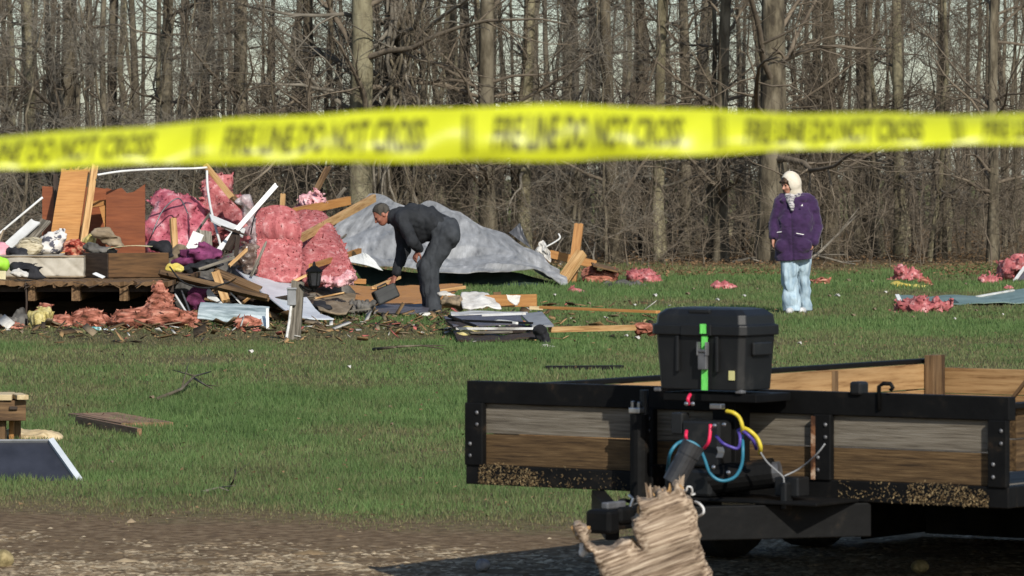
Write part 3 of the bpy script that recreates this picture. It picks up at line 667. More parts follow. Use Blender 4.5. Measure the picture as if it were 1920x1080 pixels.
# ---------------------------------------------------------------- trailer (local x along the front, y towards the rear)
TO = Vector((-.16, 18.0, 0)); TA = math.atan2(-.572, .82); TW, TL = 2.36, 3.45
tr = thing('utility_trailer', 'black steel utility trailer with weathered plank sides and open bed', 'trailer', TO, TA)
TM = Matrix.Translation(TO) @ Matrix.Rotation(TA, 4, 'Z'); TI = TM.inverted()
def tb(name, mat, c, s, bev=.004, parent=tr, mb=None):
    return MB().box(c, s).build(name, mat, parent, bevel=bev)
ZT, ZR, ZF, ZB = .82, .735, .50, .425
tb('front_rail', 'black_paint', (TW/2, 0, (ZT+ZR)/2), (TW, .05, ZT-ZR))
tb('front_sill', 'black_paint', (TW/2, 0, (ZF+ZB)/2), (TW, .06, ZF-ZB))
for x in (.042, .35*TW, .675*TW, TW-.042):
    tb('post', 'black_paint', (x, -.024, (ZR+ZF)/2), (.083 if x in (.042,) else .075, .030, ZR-ZF+.004))
tb('plank', 'plank_grey', (TW/2, .013, .677), (TW-.08, .034, .114), .003)
tb('plank', 'plank_brown', (TW/2, .013, .558), (TW-.08, .034, .116), .003)
for nm, x0, s in (('left', 0.0, 1), ('right', TW, -1)):
    tb('side_rail', 'black_paint', (x0 + s*.025, TL/2+.027, ZT-.034), (.05, TL, .020))
    tb('side_sill', 'black_paint', (x0 + s*.03, TL/2+.032, (ZF+ZB)/2), (.06, TL, ZF-ZB))
    for k in range(5):
        tb('post', 'black_paint', (x0 + s*.018, .30 + k*.76, (ZT-.042+ZF)/2), (.036, .05, ZT-.042-ZF))
    for zc, h_ in ((.72, .108), (.605, .112)):
        tb('plank', 'plank_tan' if s > 0 else 'plank_brown', (x0 + s*.055, TL/2+.06, zc), (.034, TL-.08, h_), .003)
for k in range(3): tb('stain_strip', 'wood_brown', (.0735, 1.35 + k*.62, .665), (.003, .05, .21), 0)
tb('corner_board', 'wood_brown', (.10, TL-.05, .66), (.05, .10, .31), .004)
for zc in (.70, .585): tb('plank', 'plank_tan', (TW/2 + .05, TL+.035, zc), (TW-.1, .034, .112), .003)
tb('gate_rail', 'black_paint', (TW/2, TL+.075, .735), (TW, .04, .03)); tb('rear_sill', 'black_paint', (TW/2, TL+.06, (ZF+ZB)/2 - .002), (TW-.13, .06, ZF-ZB-.004))
br = MB().bar((.55, TL+.012, .735), (.36, TL+.012, .52), .03, .012).build('rail_shadow_bar', 'wood_brown', tr)  # dark diagonal bar standing in for the rail's shadow on the gate
for k in range(14): tb('floor_plank', 'plank_grey', (.12 + k*.1635, TL/2+.06, .485), (.158, TL-.1, .028), .003)
# running gear: one axle, and a second added to hide sunlit ground
for av in (2.02, 2.74):
    tb('axle', 'black_paint', (TW/2, av, .30), (TW+.16, .06, .06))
    for x0, s in ((-.13, -1), (TW+.13, 1)):
        def ring(r0, r1, w_, n=28):
            m = MB(); vs = []; fs = []
            prof = [(r0, -w_/2), (r1*.94, -w_/2), (r1, -w_*.36), (r1, w_*.36), (r1*.94, w_/2), (r0, w_/2)]
            for i in range(n):
                a = 2*math.pi*i/n; vs += [(x0+p[1], av + math.cos(a)*p[0], .305 + math.sin(a)*p[0]) for p in prof]
            for i in range(n):
                for j in range(6): fs.append((i*6+j, ((i+1) % n)*6+j, ((i+1) % n)*6+(j+1) % 6, i*6+(j+1) % 6))
            return m.add(vs, fs)
        wh = ring(.17, .303, .18).build('wheel', 'rubber', tr, smooth=False)
        ring(.03, .172, .15).build('rim', 'white_paint', wh)
for x0, s in ((-.13, -1), (TW+.13, 1)):
    m = MB(); m.sheet([[(x0-s*.11, y, z), (x0+s*.11, y, z)] for y, z in ((1.60, .40), (1.66, .60), (1.85, .66), (2.38, .67), (2.91, .66), (3.10, .60), (3.16, .40))], 2, 25, .005)
    m.build('mudguard', 'white_paint' if s > 0 else 'black_paint', tr, smooth=True)
    tb('side_shade_sheet', 'rubber', (x0-s*.10, 3.27, .225), (.012, .56, .41), 0)  # added dark sheets behind the wheels, covering sunlit ground to read as shade
tb('rear_shade_sheet', 'rubber', (TW/2, TL+.095, .222), (TW+.06, .010, .42), 0)  # added dark sheet across the rear, keeps the lit strip out of sight
# tongue
CP = Vector((TW/2, -.76, .40))
for x0 in (TW*.25, TW*.75):
    MB().bar((x0, .0, .362), (CP.x + (x0-TW/2)*.10, CP.y+.06, .362), .05, .122).build('tongue_beam', 'black_paint', tr, bevel=.004)
cp = MB(); cp.box(CP + Vector((0, .02, -.015)), (.085, .22, .075)); cp.box(CP + Vector((0, -.09, -.02)), (.105, .07, .085)); cp.box(CP + Vector((.045, -.02, .0)), (.03, .09, .06)); cp.build('coupler', 'black_paint', tr, bevel=.014)
MB().box(CP + Vector((0, -.02, .034)), (.03, .12, .025)).build('latch', 'steel_dull', tr, bevel=.006)
MB().tube([CP + Vector((.04, .02, .02)), CP + Vector((.05, .03, .055)), CP + Vector((.02, .05, .065))], .006, 6).build('latch_pin', 'steel', tr)
tb('tongue_plate', 'black_paint', (TW/2 + .22, -.20, .432), (.72, .30, .012))
# jack
jx, jy = .335*TW + .065, -.12
MB().tube([(jx, jy, .33), (jx, jy, .72)], .036, 16).build('jack_tube', 'black_paint', tr, smooth=False)
MB().tube([(jx+.015, jy+.01, .72), (jx+.015, jy+.01, .81)], .017, 12).build('jack_ram', 'black_plastic', tr)
MB().box((jx, jy-.012, .735), (.05, .05, .02)).box((jx-.016, jy-.02, .755), (.012, .016, .03)).box((jx+.012, jy-.02, .752), (.012, .016, .03)).build('jack_collar', 'steel', tr, bevel=.003)
for k in range(3):
    pts = [(jx + .055*math.cos(a), jy + .055*math.sin(a) - .02*k, .345 + .022*k + .012*math.sin(2*a+k)) for a in np.linspace(0, 6.0, 18)]
    MB().tube(pts, .008, 6).build('cable_loop', 'black_plastic', tr, smooth=True)
tb('jack_bracket', 'black_paint', (jx, -.06, .45), (.10, .10, .16))
# clamps on the rail
tb('rail_clamp', 'black_plastic', (1.735, -.01, .835), (.05, .06, .05), .01)
MB().tube([(1.83, -.03, .76), (1.83, -.03, .845), (1.85, -.032, .856), (1.88, -.034, .856), (1.89, -.034, .842), (1.88, -.034, .832)], .008, 8).build('rail_hook', 'black_paint', tr, smooth=True)
rb = MB().box((.675*TW - .035, -.034, .615), (.018, .012, .23)); rb.build('rusty_edge', 'rust', tr)['label'] = 'rusty pale edge of a front post'
for x in (.35*TW, .675*TW, TW-.042, .042):
    for z in (.535, .58, .655, .70): MB().sphere((x + (.018 if z > .6 else -.014), -.041, z), (.008, .005, .008), 8, 5).build('bolt', 'steel_dull', tr, smooth=True)
# dried grass and wood chips caught on the sill
pm('chaff', [(.03,.02,.010), (.20,.13,.06), (.50,.38,.20)], 120, rough=.9, bump=0)
pm('ram_grey', [(.035,.035,.037), (.07,.07,.072)], 8, rough=.4, bump=.1, metal=.3)
def chaff(x0, x1, N, seed):
    r = random.Random(seed); m = MB()
    for _ in range(N):
        x = r.uniform(x0, x1); z = .43 + .085*r.random()**1.4*(1-abs((x-x0)/(x1-x0)-.35)*.6); L = r.uniform(.003, .013); a = r.uniform(-1.2, 1.2)
        p = Vector((x, -.033-.006*r.random(), z)); d = Vector((math.cos(a)*L, -.004*r.random(), math.sin(a)*L)); q = Vector((-d.z, -.002, d.x)).normalized()*r.uniform(.0008, .0026)
        m.add([p-q, p+q, p+d+q*.6, p+d-q*.6], [(0, 1, 2, 3)])
    return tag(m.build('chaff', 'chaff', tr), kind='stuff')
chaff(.06, .34, 620, 4); chaff(1.95, 2.28, 700, 5); chaff(1.66, 1.95, 120, 6); chaff(.34, .75, 110, 7)

# ---------------------------------------------------------------- black box strapped on the tongue
BXc = Vector((TW/2 + .06, -.20, .828))
bo = thing('battery_box', 'black plastic lidded box held by a green ratchet strap on the trailer tongue', 'storage box', TM @ BXc, TA)
def sect(m, rings):
    vs = []; fs = []
    for (hx, hy, z, cx, cy, ch) in rings:
        vs += [(cx-hx+ch, cy-hy, z), (cx+hx-ch, cy-hy, z), (cx+hx, cy-hy+ch, z), (cx+hx, cy+hy-ch, z), (cx+hx-ch, cy+hy, z), (cx-hx+ch, cy+hy, z), (cx-hx, cy+hy-ch, z), (cx-hx, cy-hy+ch, z)]
    for i in range(len(rings)-1):
        for k in range(8): fs.append((i*8+k, i*8+(k+1) % 8, (i+1)*8+(k+1) % 8, (i+1)*8+k))
    fs.append(tuple(range(8))[::-1]); fs.append(tuple((len(rings)-1)*8+k for k in range(8)))
    return m.add(vs, fs)
BW, BD = .193, .118
sect(MB(), [(BW*.93, BD*.92, .0, 0, 0, .02), (BW, BD, .20, 0, 0, .02)]).build('box_body', 'black_plastic', bo, bevel=.004)
lid = sect(MB(), [(BW+.012, BD+.012, .198, 0, 0, .022), (BW+.012, BD+.012, .235, 0, 0, .022), (BW+.002, BD+.002, .237, 0, 0, .022), (BW-.002, BD-.002, .272, 0, 0, .022), (BW-.03, BD-.022, .292, 0, 0, .02), (BW-.06, BD-.045, .297, 0, 0, .02)]).build('lid', 'black_plastic', bo, bevel=.004)
MB().box((0, -BD+.02, .285), (.09, .03, .014)).build('lid_latch', 'black_plastic', lid, bevel=.003)
MB().box((-.085, -BD-.004, .13), (.012, .014, .13)).box((.085, -BD-.004, .13), (.012, .014, .13)).box((0, -BD-.013, .217), (.13, .008, .040)).build('rib', 'black_plastic', bo, bevel=.003)
st = MB(); sx = .035
for z0, z1, y0, y1 in ((0.0, .205, -BD-.010, -BD-.012), (.205, .24, -BD-.0215, -BD-.0215)):
    st.box((sx, (y0+y1)/2, (z0+z1)/2), (.026, .002, z1-z0))
st.box((sx, BD+.0155, .12), (.026, .002, .24))
st.build('ratchet_strap', 'strap_green', bo)
bk = MB(); bk.box((sx, -BD-.022, .105), (.036, .016, .06)); bk.box((sx-.018, -BD-.024, .15), (.006, .022, .05)); bk.box((sx+.018, -BD-.024, .15), (.006, .022, .05)); bk.tube([(sx-.02, -BD-.028, .142), (sx+.02, -BD-.028, .142)], .007, 8)
bk.build('buckle', 'steel_dull', bo, bevel=.003)
MB().box((BW-.052, -BD+.0045, .055), (.024, .004, .034)).build('sticker', 'sticker', bo)
MB().box((BW+.004, 0, .15), (.016, .12, .05)).build('handle', 'black_plastic', bo, bevel=.006)
for x in (-BW+.005, BW-.03): MB().box((x, -BD+.03, -.004), (.03, .03, .014)).build('mount_clip', 'steel_dull', bo, bevel=.004)

# pump unit under the box
PR = TM @ Vector((TW/2 + .07, -.20, .438))
pu = thing('hydraulic_pump', 'black pump unit with looping coloured hoses under the box on the tongue', 'pump', PR)
def T(x, y, z): return TM @ Vector((x, y, z))
RZ = Matrix.Rotation(TA, 3, 'Z'); c0 = TW/2 + .07
def lb(c, s): return MB().box(T(*c), s, RZ)
piece(lb((c0+.02, -.17, .80), (.40, .24, .030)), 'stand_top', 'black_paint', pu, bevel=.003)
piece(lb((c0+.02, -.14, .61), (.10, .10, .35)), 'stand_post', 'black_paint', pu, bevel=.003)
piece(lb((c0-.02, -.24, .63), (.16, .09, .17)), 'motor_block', 'black_plastic', pu, bevel=.01)
piece(MB().tube([T(c0+.02, -.28, .50), T(c0+.24, -.20, .53)], .055, 18), 'motor', 'black_paint', pu)
piece(MB().tube([T(c0+.24, -.20, .53), T(c0+.262, -.192, .533)], .040, 14), 'motor_cap', 'steel_dull', pu)
piece(lb((c0-.13, -.25, .70), (.05, .05, .08)), 'solenoid', 'black_plastic', pu, bevel=.006)
piece(lb((c0-.05, -.27, .49), (.20, .12, .10)), 'reservoir', 'black_plastic', pu, bevel=.012)
D0 = 16.82
def px(*pts, D=D0): return [at(a, b, D + (c[0] if c else 0)) for a, b, *c in pts]
piece(MB().tube(px((1262, 905), (1298, 838)), .040, 18), 'ram', 'ram_grey', pu)
piece(MB().tube(px((1290, 853), (1301, 832)), .043, 18), 'ram_collar', 'ram_grey', pu)
def smooth_path(pts, n=6):
    P = [Vector(p) for p in pts]; out = []
    for i in range(len(P)-1):
        p0, p1, p2, p3 = P[max(i-1, 0)], P[i], P[i+1], P[min(i+2, len(P)-1)]
        for k in range(n):
            f = k/n; out.append(.5*((2*p1)+(p2-p0)*f+(2*p0-5*p1+4*p2-p3)*f*f+(3*p1-p0-3*p2+p3)*f**3))
    return out + [P[-1]]
def hose(pts, r, mat, name='hose'): return piece(MB().tube(smooth_path(pts), r, 10), name, mat, pu, smooth=True)
hose(px((1252, 884, .1), (1256, 852), (1270, 832), (1288, 827), (1308, 836), (1320, 858), (1330, 885), (1345, 899), (1362, 901), (1380, 892), (1391, 870), (1393, 840), (1391, 815, .05)), .0062, 'hose_blue')
hose(px((1362, 771, .02), (1375, 774), (1386, 783), (1392, 800), (1391, 812, .03)), .0075, 'hose_yellow')
hose(px((1393, 802, .02), (1406, 808), (1420, 822), (1426, 838), (1425, 850, .03)), .0075, 'hose_yellow')
hose(px((1386, 805, .04), (1398, 812), (1412, 826), (1418, 842, .04)), .006, 'hose_purple')
hose(px((1343, 818, .05), (1354, 830), (1370, 838), (1384, 840), (1388, 822), (1384, 806, .04)), .006, 'hose_purple')
hose(px((1294, 740, .03), (1290, 748), (1291, 758, .02)), .0065, 'hose_red')
hose(px((1287, 808, .02), (1286, 818), (1288, 828, .03)), .0065, 'hose_red')
hose(px((1332, 796, .01), (1331, 815), (1328, 830), (1320, 841, .03)), .0065, 'hose_red')
hose(px((1426, 848), (1438, 866), (1455, 882), (1468, 894), (1470, 905)), .0035, 'grey_plastic', 'wire')
hose(px((1470, 893, .0), (1500, 878, .0), (1530, 853, -.1), (1547, 832, -.12)), .003, 'grey_plastic', 'wire')
piece(MB().box(at(1345, 762, D0), (.05, .03, .02), RZ), 'fitting', 'steel', pu, bevel=.004)
cl = MB()
for k in range(6): cl.tube(smooth_path(px((1344+k*2, 838), (1347+k*2, 848), (1343+k*2, 858))), .003, 5)
piece(cl, 'spring', 'steel', pu)
for a, b in ((1287, 757), (1299, 757), (1340, 798), (1358, 796), (1338, 876), (1366, 886)): piece(MB().sphere(at(a, b, D0-.02), .008, 8, 6), 'bolt', 'steel', pu)
piece(MB().box(at(1485, 912, 16.9), (.10, .08, .07), RZ).box(at(1475, 930, 16.86), (.025, .05, .10), RZ), 'control_box', 'black_plastic', pu, bevel=.006)

# ---------------------------------------------------------------- splintered log in front of the trailer
LD = 14.9
out = [(1075,985),(1090,982),(1103,990),(1106,1005),(1100,1015),(1120,1030),(1150,1025),(1178,1005),(1185,1012),(1190,1024),(1200,1026),(1189,1000),(1187,972),(1199,967),(1196,945),(1192,938),(1230,930),(1233,920),(1247,916),(1252,922),(1262,916),(1264,904),(1268,903),(1277,916),(1288,930),(1297,936),(1303,958),(1308,985),(1312,1010),(1316,1030),(1325,1058),(1335,1080),(1352,1150),(1362,1215),(1368,1262),(1110,1262),(1118,1200),(1122,1130),(1130,1085),(1122,1062),(1112,1040),(1098,1024),(1085,1008)]
pol = np.array([[(a-960)*LD/F, HC-(b-HY)*LD/F] for a, b in out])
lo = (pol[:, 0].min()-.03, LD-.14, -.01); hi = (pol[:, 0].max()+.03, LD+.14, pol[:, 1].max()+.03)
fl = Field(lo, hi, .0042); X, Y, Z = fl.grid()
x2, z2 = X[:, 0, :], Z[:, 0, :]; dmin = np.full(x2.shape, 9.0); ins = np.zeros(x2.shape, bool); n = len(pol)
for i in range(n):
    a, b = pol[i], pol[(i+1) % n]; e = b-a; t = np.clip(((x2-a[0])*e[0]+(z2-a[1])*e[1])/(e@e), 0, 1)
    dmin = np.minimum(dmin, np.hypot(x2-a[0]-t*e[0], z2-a[1]-t*e[1]))
    cnd = (a[1] > z2) != (b[1] > z2)
    with np.errstate(divide='ignore', invalid='ignore'): ins ^= cnd & (x2 < (b[0]-a[0])*(z2-a[1])/(b[1]-a[1])+a[0])
sd = np.where(ins, -dmin, dmin)
ga = math.radians(20); gu = X*math.cos(ga)+Z*math.sin(ga); gv = -X*math.sin(ga)+Z*math.cos(ga)       # grain runs up to the right
edge_n = .006*vnoise(x2*90, x2*0, z2*90, 4)
thick = .075 + .02*np.clip(-sd/.035, 0, 1)**.5 + .022*(vnoise(x2*6, x2*0, z2*9, 31) > .1)
gr = .0045*vnoise(gu*7, Y*20, gv*90, 21) + .003*vnoise(gu*12, Y*30, gv*170, 23) + .005*vnoise(gu*4, Y*6, gv*26, 22)
front = (LD - thick[:, None, :] + gr) - Y
fl.D = np.maximum(np.maximum(sd[:, None, :] + edge_n[:, None, :] + .004*vnoise(X*60, Y*50, Z*60, 8), front), Y - (LD + .10)).astype(np.float32)
pm('log_wood', [(.045,.028,.018), (.17,.12,.08), (.29,.22,.155), (.45,.365,.27)], 105, (.05, 1, 1), .9, .8, bscale=110, dist=.004, detail=8, pos=[.22,.42,.58,.8], big=.3)
lg = fl.build('broken_log', 'log_wood', None, (0, 0, 0), smooth=False, it=0, lc=lambda V: np.stack([V[:, 0]*math.cos(ga)+V[:, 2]*math.sin(ga), -V[:, 0]*math.sin(ga)+V[:, 2]*math.cos(ga), V[:, 1]], 1))
tag(lg, 'splintered weathered chunk of log standing before the trailer coupler', 'log')
sp = random.Random(3)
for k in range(16):                                            # long slivers of the break
    a = sp.choice((sp.uniform(1194, 1285), sp.uniform(1190, 1205), sp.uniform(1080, 1100))); b = (938 - (a-1196)*.27) if a > 1150 else 988
    if 1190 <= a < 1205: b = sp.uniform(940, 1010)
    p = at(a, b+8, LD-.04+sp.uniform(-.03, .08)); L = sp.uniform(.03, .075); q = p + Vector((sp.uniform(-.03, .02), sp.uniform(-.02, .02), L if b < 970 else L*.3))
    MB().bar(p-Vector((0, 0, .03)), q, sp.uniform(.010, .024), .006, jag=.02).build('splinter', 'log_wood' if k % 3 else 'wood_fresh', lg)
for k in range(26):
    a = sp.uniform(1196, 1275); b = 938 - (a-1196)*.27 + sp.uniform(0, 14)
    p = at(a, b+6, LD-.03+sp.uniform(-.02, .05)); q = p + Vector((sp.uniform(-.012, .012), sp.uniform(-.02, .02), sp.uniform(.012, .040)))
    o = MB().tube([p-Vector((0, 0, .02)), p, q], [.006, .005, .0008], 4).build('splinter', 'wood_fresh', lg)
single(MB().tube(smooth_path([at(1278, 915, LD-.02), at(1286, 921, LD-.06), at(1289, 913, LD-.07), at(1296, 914, LD-.07), at(1298, 922, LD-.06), at(1296, 928, LD-.05), at(1303, 926, LD-.04)]), .0032, 7).tube(smooth_path([at(1303, 941, LD-.0), at(1312, 945, LD-.05), at(1319, 954, LD-.06), at(1318, 963, LD-.06), at(1308, 969, LD-.03)]), .0042, 7), 'rope', 'rope_white', 'white cord looped through the top of the splintered log', 'rope', smooth=True)
m = MB(); m.sphere(at(1092, 1035, LD-.02), (.012, .01, .016)); m.box(at(1090, 1028, LD-.02), (.012, .008, .03)); m.box(at(1099, 1036, LD-.02), (.014, .01, .012))
single(m, 'paper_tag', 'white_dirty', 'scrap of white paper snagged on the log flap', 'paper')
# two stones at the bottom of the trailer shadow
def stone(c, r, mat, label, seed):
    f = Field(Vector(c)-Vector((r*2,)*3), Vector(c)+Vector((r*2,)*3), r/7); f.ell(c, (r, r*.9, r*.85)); f.noise(r*.12, 1.2/r, seed); o = f.build('stone', mat, None, tuple(c)); return tag(o, label, 'stone')
pm('stone_grey', [(.16,.16,.17), (.30,.30,.31)], 30, rough=.6, bump=.2, dist=.003)
pm('stone_tan', [(.14,.11,.05), (.30,.24,.12)], 40, rough=.9, bump=.4, dist=.003)
g = gnd(905, 1072); stone((g.x, g.y, .026), .032, 'stone_grey', 'smooth round grey stone on the dirt in the trailer shadow', 3)
g = gnd(1725, 1076); stone((g.x, g.y, .028), .034, 'stone_tan', 'rough tan stone under the trailer', 5)
g = gnd(6, 1062); stone((g.x, g.y, .03), .045, 'stone_tan', 'pale tan stone at the edge of the gravel', 6)

# ---------------------------------------------------------------- warning tape
pm('tape_yellow', [(.62,.66,.022), (.72,.76,.035)], 8, rough=.35, bump=.1, spec=.4, trans=.25, dist=.002, big=.12)
pm('tape_ink', [(.045,.042,.006), (.07,.066,.010)], 8, rough=.5, bump=0)
TD = 4.1; TS = TD/F; TK = TD/6.2
rows = [(-900,300,352),(-450,283,338),(0,256,318),(250,238,308),(420,223,305),(700,207,303),(960,196,302),(1100,195,300),(1300,204,290),(1450,210,283),(1700,212,275),(1920,213,268),(2400,210,262),(2850,200,256)]
rx = np.array([(r[0]-960)*TS for r in rows]); rt = np.array([HC-(r[1]-HY)*TS for r in rows]); rbm = np.array([HC-(r[2]-HY)*TS for r in rows])
def tape_pt(x, v, off=0.0):
    """v from -1 (lower edge) to 1 (upper edge); off pushes off the face"""
    k = 7; tq = sum(np.interp(x+d, rx, rt) for d in np.linspace(-.06*TK, .06*TK, k))/k; bq = sum(np.interp(x+d, rx, rbm) for d in np.linspace(-.06*TK, .06*TK, k))/k
    h = tq-bq; zc = (tq+bq)/2; wd = .079*TK; lean = np.sqrt(np.maximum(0, wd*wd - np.minimum(h, wd*.995)**2))
    y = TD + v*lean/2 + .016*TK*(v*v) + .03*np.sin(x*2.1+.6) + .0016*np.sin(x*55 + v*2.2) + .0009*np.sin(x*120 - v*3) - off
    return np.stack([x, y, zc + v*h/2 + .0008*np.sin(x*44)*v], -1)
nx, nv = 560, 13; xs = np.linspace(rx[0], rx[-1], nx); gx, gv_ = np.meshgrid(xs, np.linspace(-1, 1, nv), indexing='ij')
P = tape_pt(gx, gv_).reshape(-1, 3); ii = np.arange(nx-1)[:, None]; jj = np.arange(nv-1)[None]
Fa = np.stack([ii*nv+jj, (ii+1)*nv+jj, (ii+1)*nv+jj+1, ii*nv+jj+1], 2).reshape(-1, 4)
tp = thing('warning_tape', 'yellow plastic fire line tape stretched across the view', 'warning tape', (0, TD, 0)); oy = np.array([0, TD, 0])
link('ribbon', np_mesh('ribbon', P - oy, Fa, 'tape_yellow', smooth=True), tp)
def text_mesh(s):
    cu = bpy.data.curves.new('t', 'FONT'); cu.body = s; cu.offset = .032; cu.resolution_u = 3; ob = bpy.data.objects.new('t', cu); COL.objects.link(ob)
    me = bpy.data.meshes.new_from_object(ob.evaluated_get(bpy.context.evaluated_depsgraph_get())); bpy.data.objects.remove(ob); bpy.data.curves.remove(cu)
    bm = bmesh.new(); bm.from_mesh(me); bpy.data.meshes.remove(me)
    ys = [v.co.y for v in bm.verts]; lo_, hi_ = min(ys), max(ys)
    for k in range(1, 9): bmesh.ops.bisect_plane(bm, geom=bm.verts[:]+bm.edges[:]+bm.faces[:], plane_co=(0, lo_+(hi_-lo_)*k/9, 0), plane_no=(0, 1, 0))
    bmesh.ops.triangulate(bm, faces=bm.faces[:]); V = np.array([v.co[:] for v in bm.verts]); Fq = np.array([[v.index for v in f.verts] for f in bm.faces]); bm.free()
    V[:, 0] -= V[:, 0].min(); V[:, 0] /= V[:, 0].max(); V[:, 1] = (V[:, 1]-lo_)/(hi_-lo_)*2-1
    return V, Fq
TV, TF = text_mesh('FIRE LINE DO NOT CROSS')
for p0_, pl_ in ((-590, 372), (-85, 375), (420, 377), (925, 358), (1400, 337), (1850, 330), (2300, 325)):
    xa = (p0_-960)*TS; tl = pl_*TS
    link('lettering', np_mesh('lettering', tape_pt(xa + TV[:, 0]*tl + TV[:, 1]*.0015, TV[:, 1]*.64, .0009) - oy, TF, 'tape_ink'), tp)
    m = MB()
    for dx, wq in ((-.040*TK, .0045*TK), (-.032*TK, .0022*TK), (-.027*TK, .0014*TK)):
        vs = [tuple(tape_pt(np.array(xa+dx+e), np.array(v), .0009) - oy) for v in np.linspace(-.75, .75, 7) for e in (0, wq)]
        m.add(vs, [(2*i, 2*i+1, 2*i+3, 2*i+2) for i in range(6)])
    m.build('printed_bars', 'tape_ink', tp)
for s, xx in (('left', rx[0]), ('right', rx[-1])):
    zz = float(tape_pt(np.array(xx), np.array(0.0))[2]); yy = float(tape_pt(np.array(xx), np.array(0.0))[1])
    single(MB().box((xx, yy+.03, .93), (.045, .045, 1.9), taper=.9), 'wooden_stake', 'wood_pale', 'pale wooden stake that the yellow tape is tied to', 'stake', 'stakes holding the tape')

# ---------------------------------------------------------------- things on the near lawn, left
pm('wood_reddish', [(.12,.066,.034), (.20,.115,.062), (.27,.165,.095)], 3, (1, 12, 12), .75, .3)
D = 24.7
pn = thing('flat_panel', 'dark blue grey flat panel with pale metal edge tilted on the lawn', 'panel', gnd(20, 905))
A, B = at(-420, 908, D), at(150, 905, D); dv = at(96, 829, D+.25) - B; nrm = (B-A).cross(dv).normalized()
piece(MB().prism([A, B, B+dv, A+dv], -nrm*.018), 'panel_face', 'panel_blue', pn, bevel=.002)
piece(MB().bar(B + nrm*.012, B+dv + nrm*.012, .030, .030, up=nrm), 'edge_trim', 'siding_white', pn)
piece(MB().bar(A+dv + nrm*.004 + dv*.01, B+dv + nrm*.004 + dv*.01, .012, .02, up=nrm), 'top_trim', 'grey_plastic', pn)
piece(MB().bar(A - dv*.01, B - dv*.01, .014, .022, up=nrm), 'bottom_trim', 'wood_dark', pn)
piece(MB().sphere(B+dv + nrm*.01, .012), 'corner_cap', 'cloth_white', pn)
for q in (.1, .5, .8): piece(MB().bar(A+(B-A)*q + dv*.7 - nrm*.02, Vector(((A+(B-A)*q).x, D+.42, .0)), .03, .02), 'prop', 'wood_dark', pn)
D = 28.2
wt = thing('broken_bench', 'broken brown wooden bench end with pale split top', 'bench', gnd(20, 832))
def wb(c, s, mat, nm, rz=0): return piece(MB().box(at(*c), s, Matrix.Rotation(rz, 3, 'Z')), nm, mat, wt, bevel=.004)
wb((-40, 768, D), (.56, .34, .12), 'wood_brown', 'apron', .12); wb((-50, 743, D), (.48, .36, .035), 'wood_pale', 'top_board', .05); wb((36, 743, D-.05), (.07, .30, .03), 'wood_pale', 'top_board', .25)
wb((0, 806, D-.05), (.07, .08, .19), 'wood_brown', 'leg', 0); wb((30, 800, D+.1), (.06, .09, .22), 'wood_brown', 'leg', .1); wb((22, 797, D+.02), (.03, .05, .22), 'wood_orange', 'leg_inner', 0); wb((-120, 803, D+.1), (.08, .09, .22), 'wood_brown', 'leg', 0)
wb((25, 765, D-.16), (.05, .01, .02), 'wood_dark', 'notch', .12)
f = Field((gnd(10, 826)-Vector((.1, .4, .1))), (gnd(125, 826)+Vector((.1, .6, .3))), .008); g = gnd(60, 826)
f.ell((g.x, g.y, .02), (.19, .16, .045)); f.ell((g.x-.1, g.y, .03), (.10, .12, .04)); f.ell((g.x+.12, g.y+.02, .02), (.07, .10, .022)); f.noise(.012, 18, 4)
tag(f.build('sawdust_heap', 'wood_pale', None, (g.x, g.y, 0)), 'small heap of pale sawdust beside the broken bench', 'sawdust')
m = MB(); m.bar(gnd(145, 788, .03), gnd(262, 812, .03), .028, .055, jag=.01); single(m, 'timber', 'wood_reddish', 'short brown timber lying in the grass by the dark panel', 'timber')
m = MB(); m.bar(gnd(165, 783, .02)+Vector((0, .35, 0)), gnd(272, 800, .02)+Vector((0, .2, 0)), .34, .03, jag=.03); single(m, 'board', 'wood_reddish', 'wide brown board lying flat behind the short timber', 'board')
# sticks on the lawn
limb([gnd(295, 748, .02), gnd(340, 730, .05), gnd(365, 705, .10), gnd(395, 697, .06)], .014, 'thin forked stick lying on the open lawn', 'bark')
limb([gnd(362, 708, .06), gnd(385, 722, .05), gnd(405, 732, .02)], .010, 'thin side stick crossing the forked stick on the lawn', 'bark')
limb([gnd(432, 912, .01), gnd(438, 900, .07), gnd(441, 890, .075), gnd(440, 880, .07)], .006, 'small dark twig standing up near the gravel', 'bark_dark')
limb([gnd(380, 922, .01), gnd(412, 914, .02), gnd(428, 920, .02)], .008, 'pale stick lying flat near the gravel')
limb([gnd(700, 655, .03), gnd(745, 650, .07), gnd(790, 648, .05), gnd(832, 654, .02)], .016, 'stick with twigs lying before the flattened window pile', 'bark')
m = MB(); m.bar(gnd(1024, 690, .02), gnd(1168, 689, .02), .10, .035); single(m, 'dark_strip', 'black_paint', 'black flat strip lying in the grass behind the trailer', 'strip')
# ---------------------------------------------------------------- wrecked house floor
X0, X1, Y0, Y1 = DECK; ZD = .50
dk = thing('wrecked_house', 'wrecked wooden house floor raised on joists and blocks', 'house floor', ((X0+X1)/2, Y0, 0))
m = MB(); ctrl = [[(x, y, ZD + .0*y) for x in np.linspace(X0, X1, 5)] for y in (Y0, (Y0+Y1)/2, Y1)]
m.sheet(ctrl, 120, 8, .045, .006, 3.0, 4)
for i in range(120):                                          # torn front edge
    e = .10*abs(vnoise(np.array([i*.31]), np.array([.5]), np.array([0.]), 3)[0]) + .03*random.random()
    for o in (0, 960): m.V[o+i] = (m.V[o+i][0], m.V[o+i][1] + e, m.V[o+i][2] - (.03*random.random()))
piece(m, 'subfloor', 'wood_brown', dk)
piece(MB().box(((X0+X1)/2, Y0+.22, ZD-.09), (X1-X0, .04, .075)), 'rim_joist', 'wood_dark', dk)
